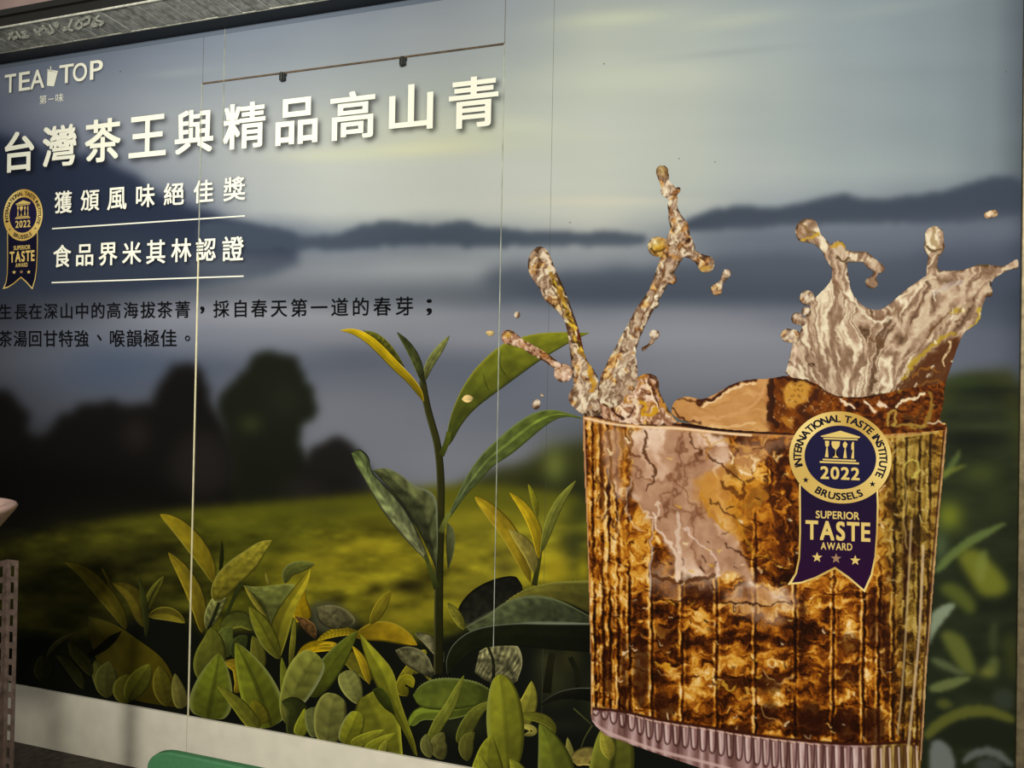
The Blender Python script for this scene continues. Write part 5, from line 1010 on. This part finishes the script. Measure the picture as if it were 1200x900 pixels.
badge(27, 252, 23, 30.2, 'b', 'small gold and navy award badge under the headline', -.073, foot=(16, 16, 34.))

# ================================================================== THINGS IN FRONT OF THE MURAL
STEEL = material('grimy_steel', (.11, .075, .055), .55, .3, noise=(60, .35)); BOARD = material('rack_board', (.12, .09, .06), .7, noise=(20, .3))
def at(u, v, d):                                             # point on the sight line at distance d metres in front of the wall
    return onwall(u, v, d)
drk = DW - 1.35
pr = at(22., 657., drk); ztop = float(pr[2]); xr_ = float(pr[0]); yr_ = float(pr[1])
rack = empty('storage_rack', (xr_ - .35, yr_, 0), 'slotted grimy steel rack at the left edge, before the mural', 'rack')
def post(x, y, name='post'):
    mb = MB(); w = .033; th = .002
    n = int(ztop / .0385)
    for (dx, dy) in ((1, 0), (0, 1)):
        # a flange as two rails joined by webs between the slots
        def bx(a0, a1, z0, z1):
            if dx: mb.box((x - w + a0, y - th, z0), (x - w + a1, y, z1))
            else: mb.box((x - w - th, y - w + a0, z0), (x - w, y - w + a1, z1))
        bx(0, .010, 0, ztop); bx(.022, w, 0, ztop)
        z = 0
        for i in range(n + 1):
            z1 = ztop - i * .0385; z0 = max(0, z1 - .013)
            bx(.010, .022, z0, z1)
    return mb.obj(name, STEEL, rack)
post(xr_, yr_); post(xr_, yr_ - .42); post(xr_ - .8, yr_); post(xr_ - .8, yr_ - .42)
for z in (.12, .5, ztop - .021):
    MB().box((xr_ - .835, yr_ - .45, z), (xr_ - .06, yr_ - .004, z + .02)).obj('shelf', BOARD, rack)
# bowl on the rack: rolled rim, sloping underside
q = at(21.5, 591., DW - 1.52); R0 = .17; dv_ = (q - CAM)[:2]; dv_ = dv_ / np.hypot(*dv_); bc = (float(q[0]) - R0 * dv_[1], float(q[1]) + R0 * dv_[0], ztop + .0005)
hb = float(q[2]) - bc[2]
bowl = MB().lathe([(0, 0), (.06, 0), (.066, .004), (.10, hb * .08), (R0 - .045, hb * .34), (R0 - .016, hb * .74), (R0 - .004, hb * .91), (R0, hb * 1.0), (R0 - .004, hb * 1.06), (R0 - .013, hb * 1.09), (R0 - .026, hb * 1.07), (R0 - .05, hb * .62), (.08, hb * .16), (.05, .012), (0, .010)], bc, 64).obj('bowl', material('cream_plastic', (.50, .33, .26), .4, spec=.4), None, sm=True)
tag(bowl, 'cream bowl with a thick rolled rim on the rack at the left edge', 'bowl')
# green chair, only the head of its backrest in view
GRN = material('green_plastic', (.05, .16, .065), .45, spec=.4, noise=(90, .08))
dch = DW - 1.5
L_ = at(172., 902., dch); Rr_ = at(352., 905., dch); tz = float(at(208., 884., dch)[2]); x0, x1, yc = float(L_[0]), float(at(430., 905., dch)[0]), float(L_[1])
chair = empty('plastic_chair', ((x0 + x1) / 2, yc + .0 - .2, 0), 'green chair back with rounded corner just showing at the bottom edge', 'chair')
def rpanel(xa_, xb_, za_, zb_, r, y, th):
    pts = []
    for (cx_, cz_, a0) in ((xb_ - r, zb_ - r * .6, 0), (xa_ + r, zb_ - r * .6, 90)):
        for k in range(11):
            a = math.radians(a0 + 9 * k); pts.append((cx_ + r * math.cos(a), cz_ + r * .6 * math.sin(a)))
    pts += [(xa_ + .02, za_), (xb_ - .02, za_)]
    n = len(pts); v = [(px_, y, pz) for px_, pz in pts] + [(px_, y + th, pz) for px_, pz in pts]
    return v, [list(range(n)), list(range(n, 2 * n))[::-1]] + [[i, n + i, n + (i + 1) % n, (i + 1) % n] for i in range(n)]
v, f = rpanel(x0, x1, tz - .34, tz, .075, yc, .02); o = mesh_obj('backrest', v, f, GRN, chair)
b_ = o.modifiers.new('bevel', 'BEVEL'); b_.width = .004; b_.segments = 2; b_.limit_method = 'ANGLE'
zs = tz - .36
MB().box((x0 + .01, yc - .40, zs), (x1 - .01, yc + .02, zs + .03)).obj('seat', GRN, chair, bevel=.008)
for xx in (x0 + .02, x1 - .055):
    for yy in (yc - .39, yc - .02): MB().box((xx, yy, 0), (xx + .035, yy + .035, zs + .002)).obj('leg', GRN, chair, bevel=.004)
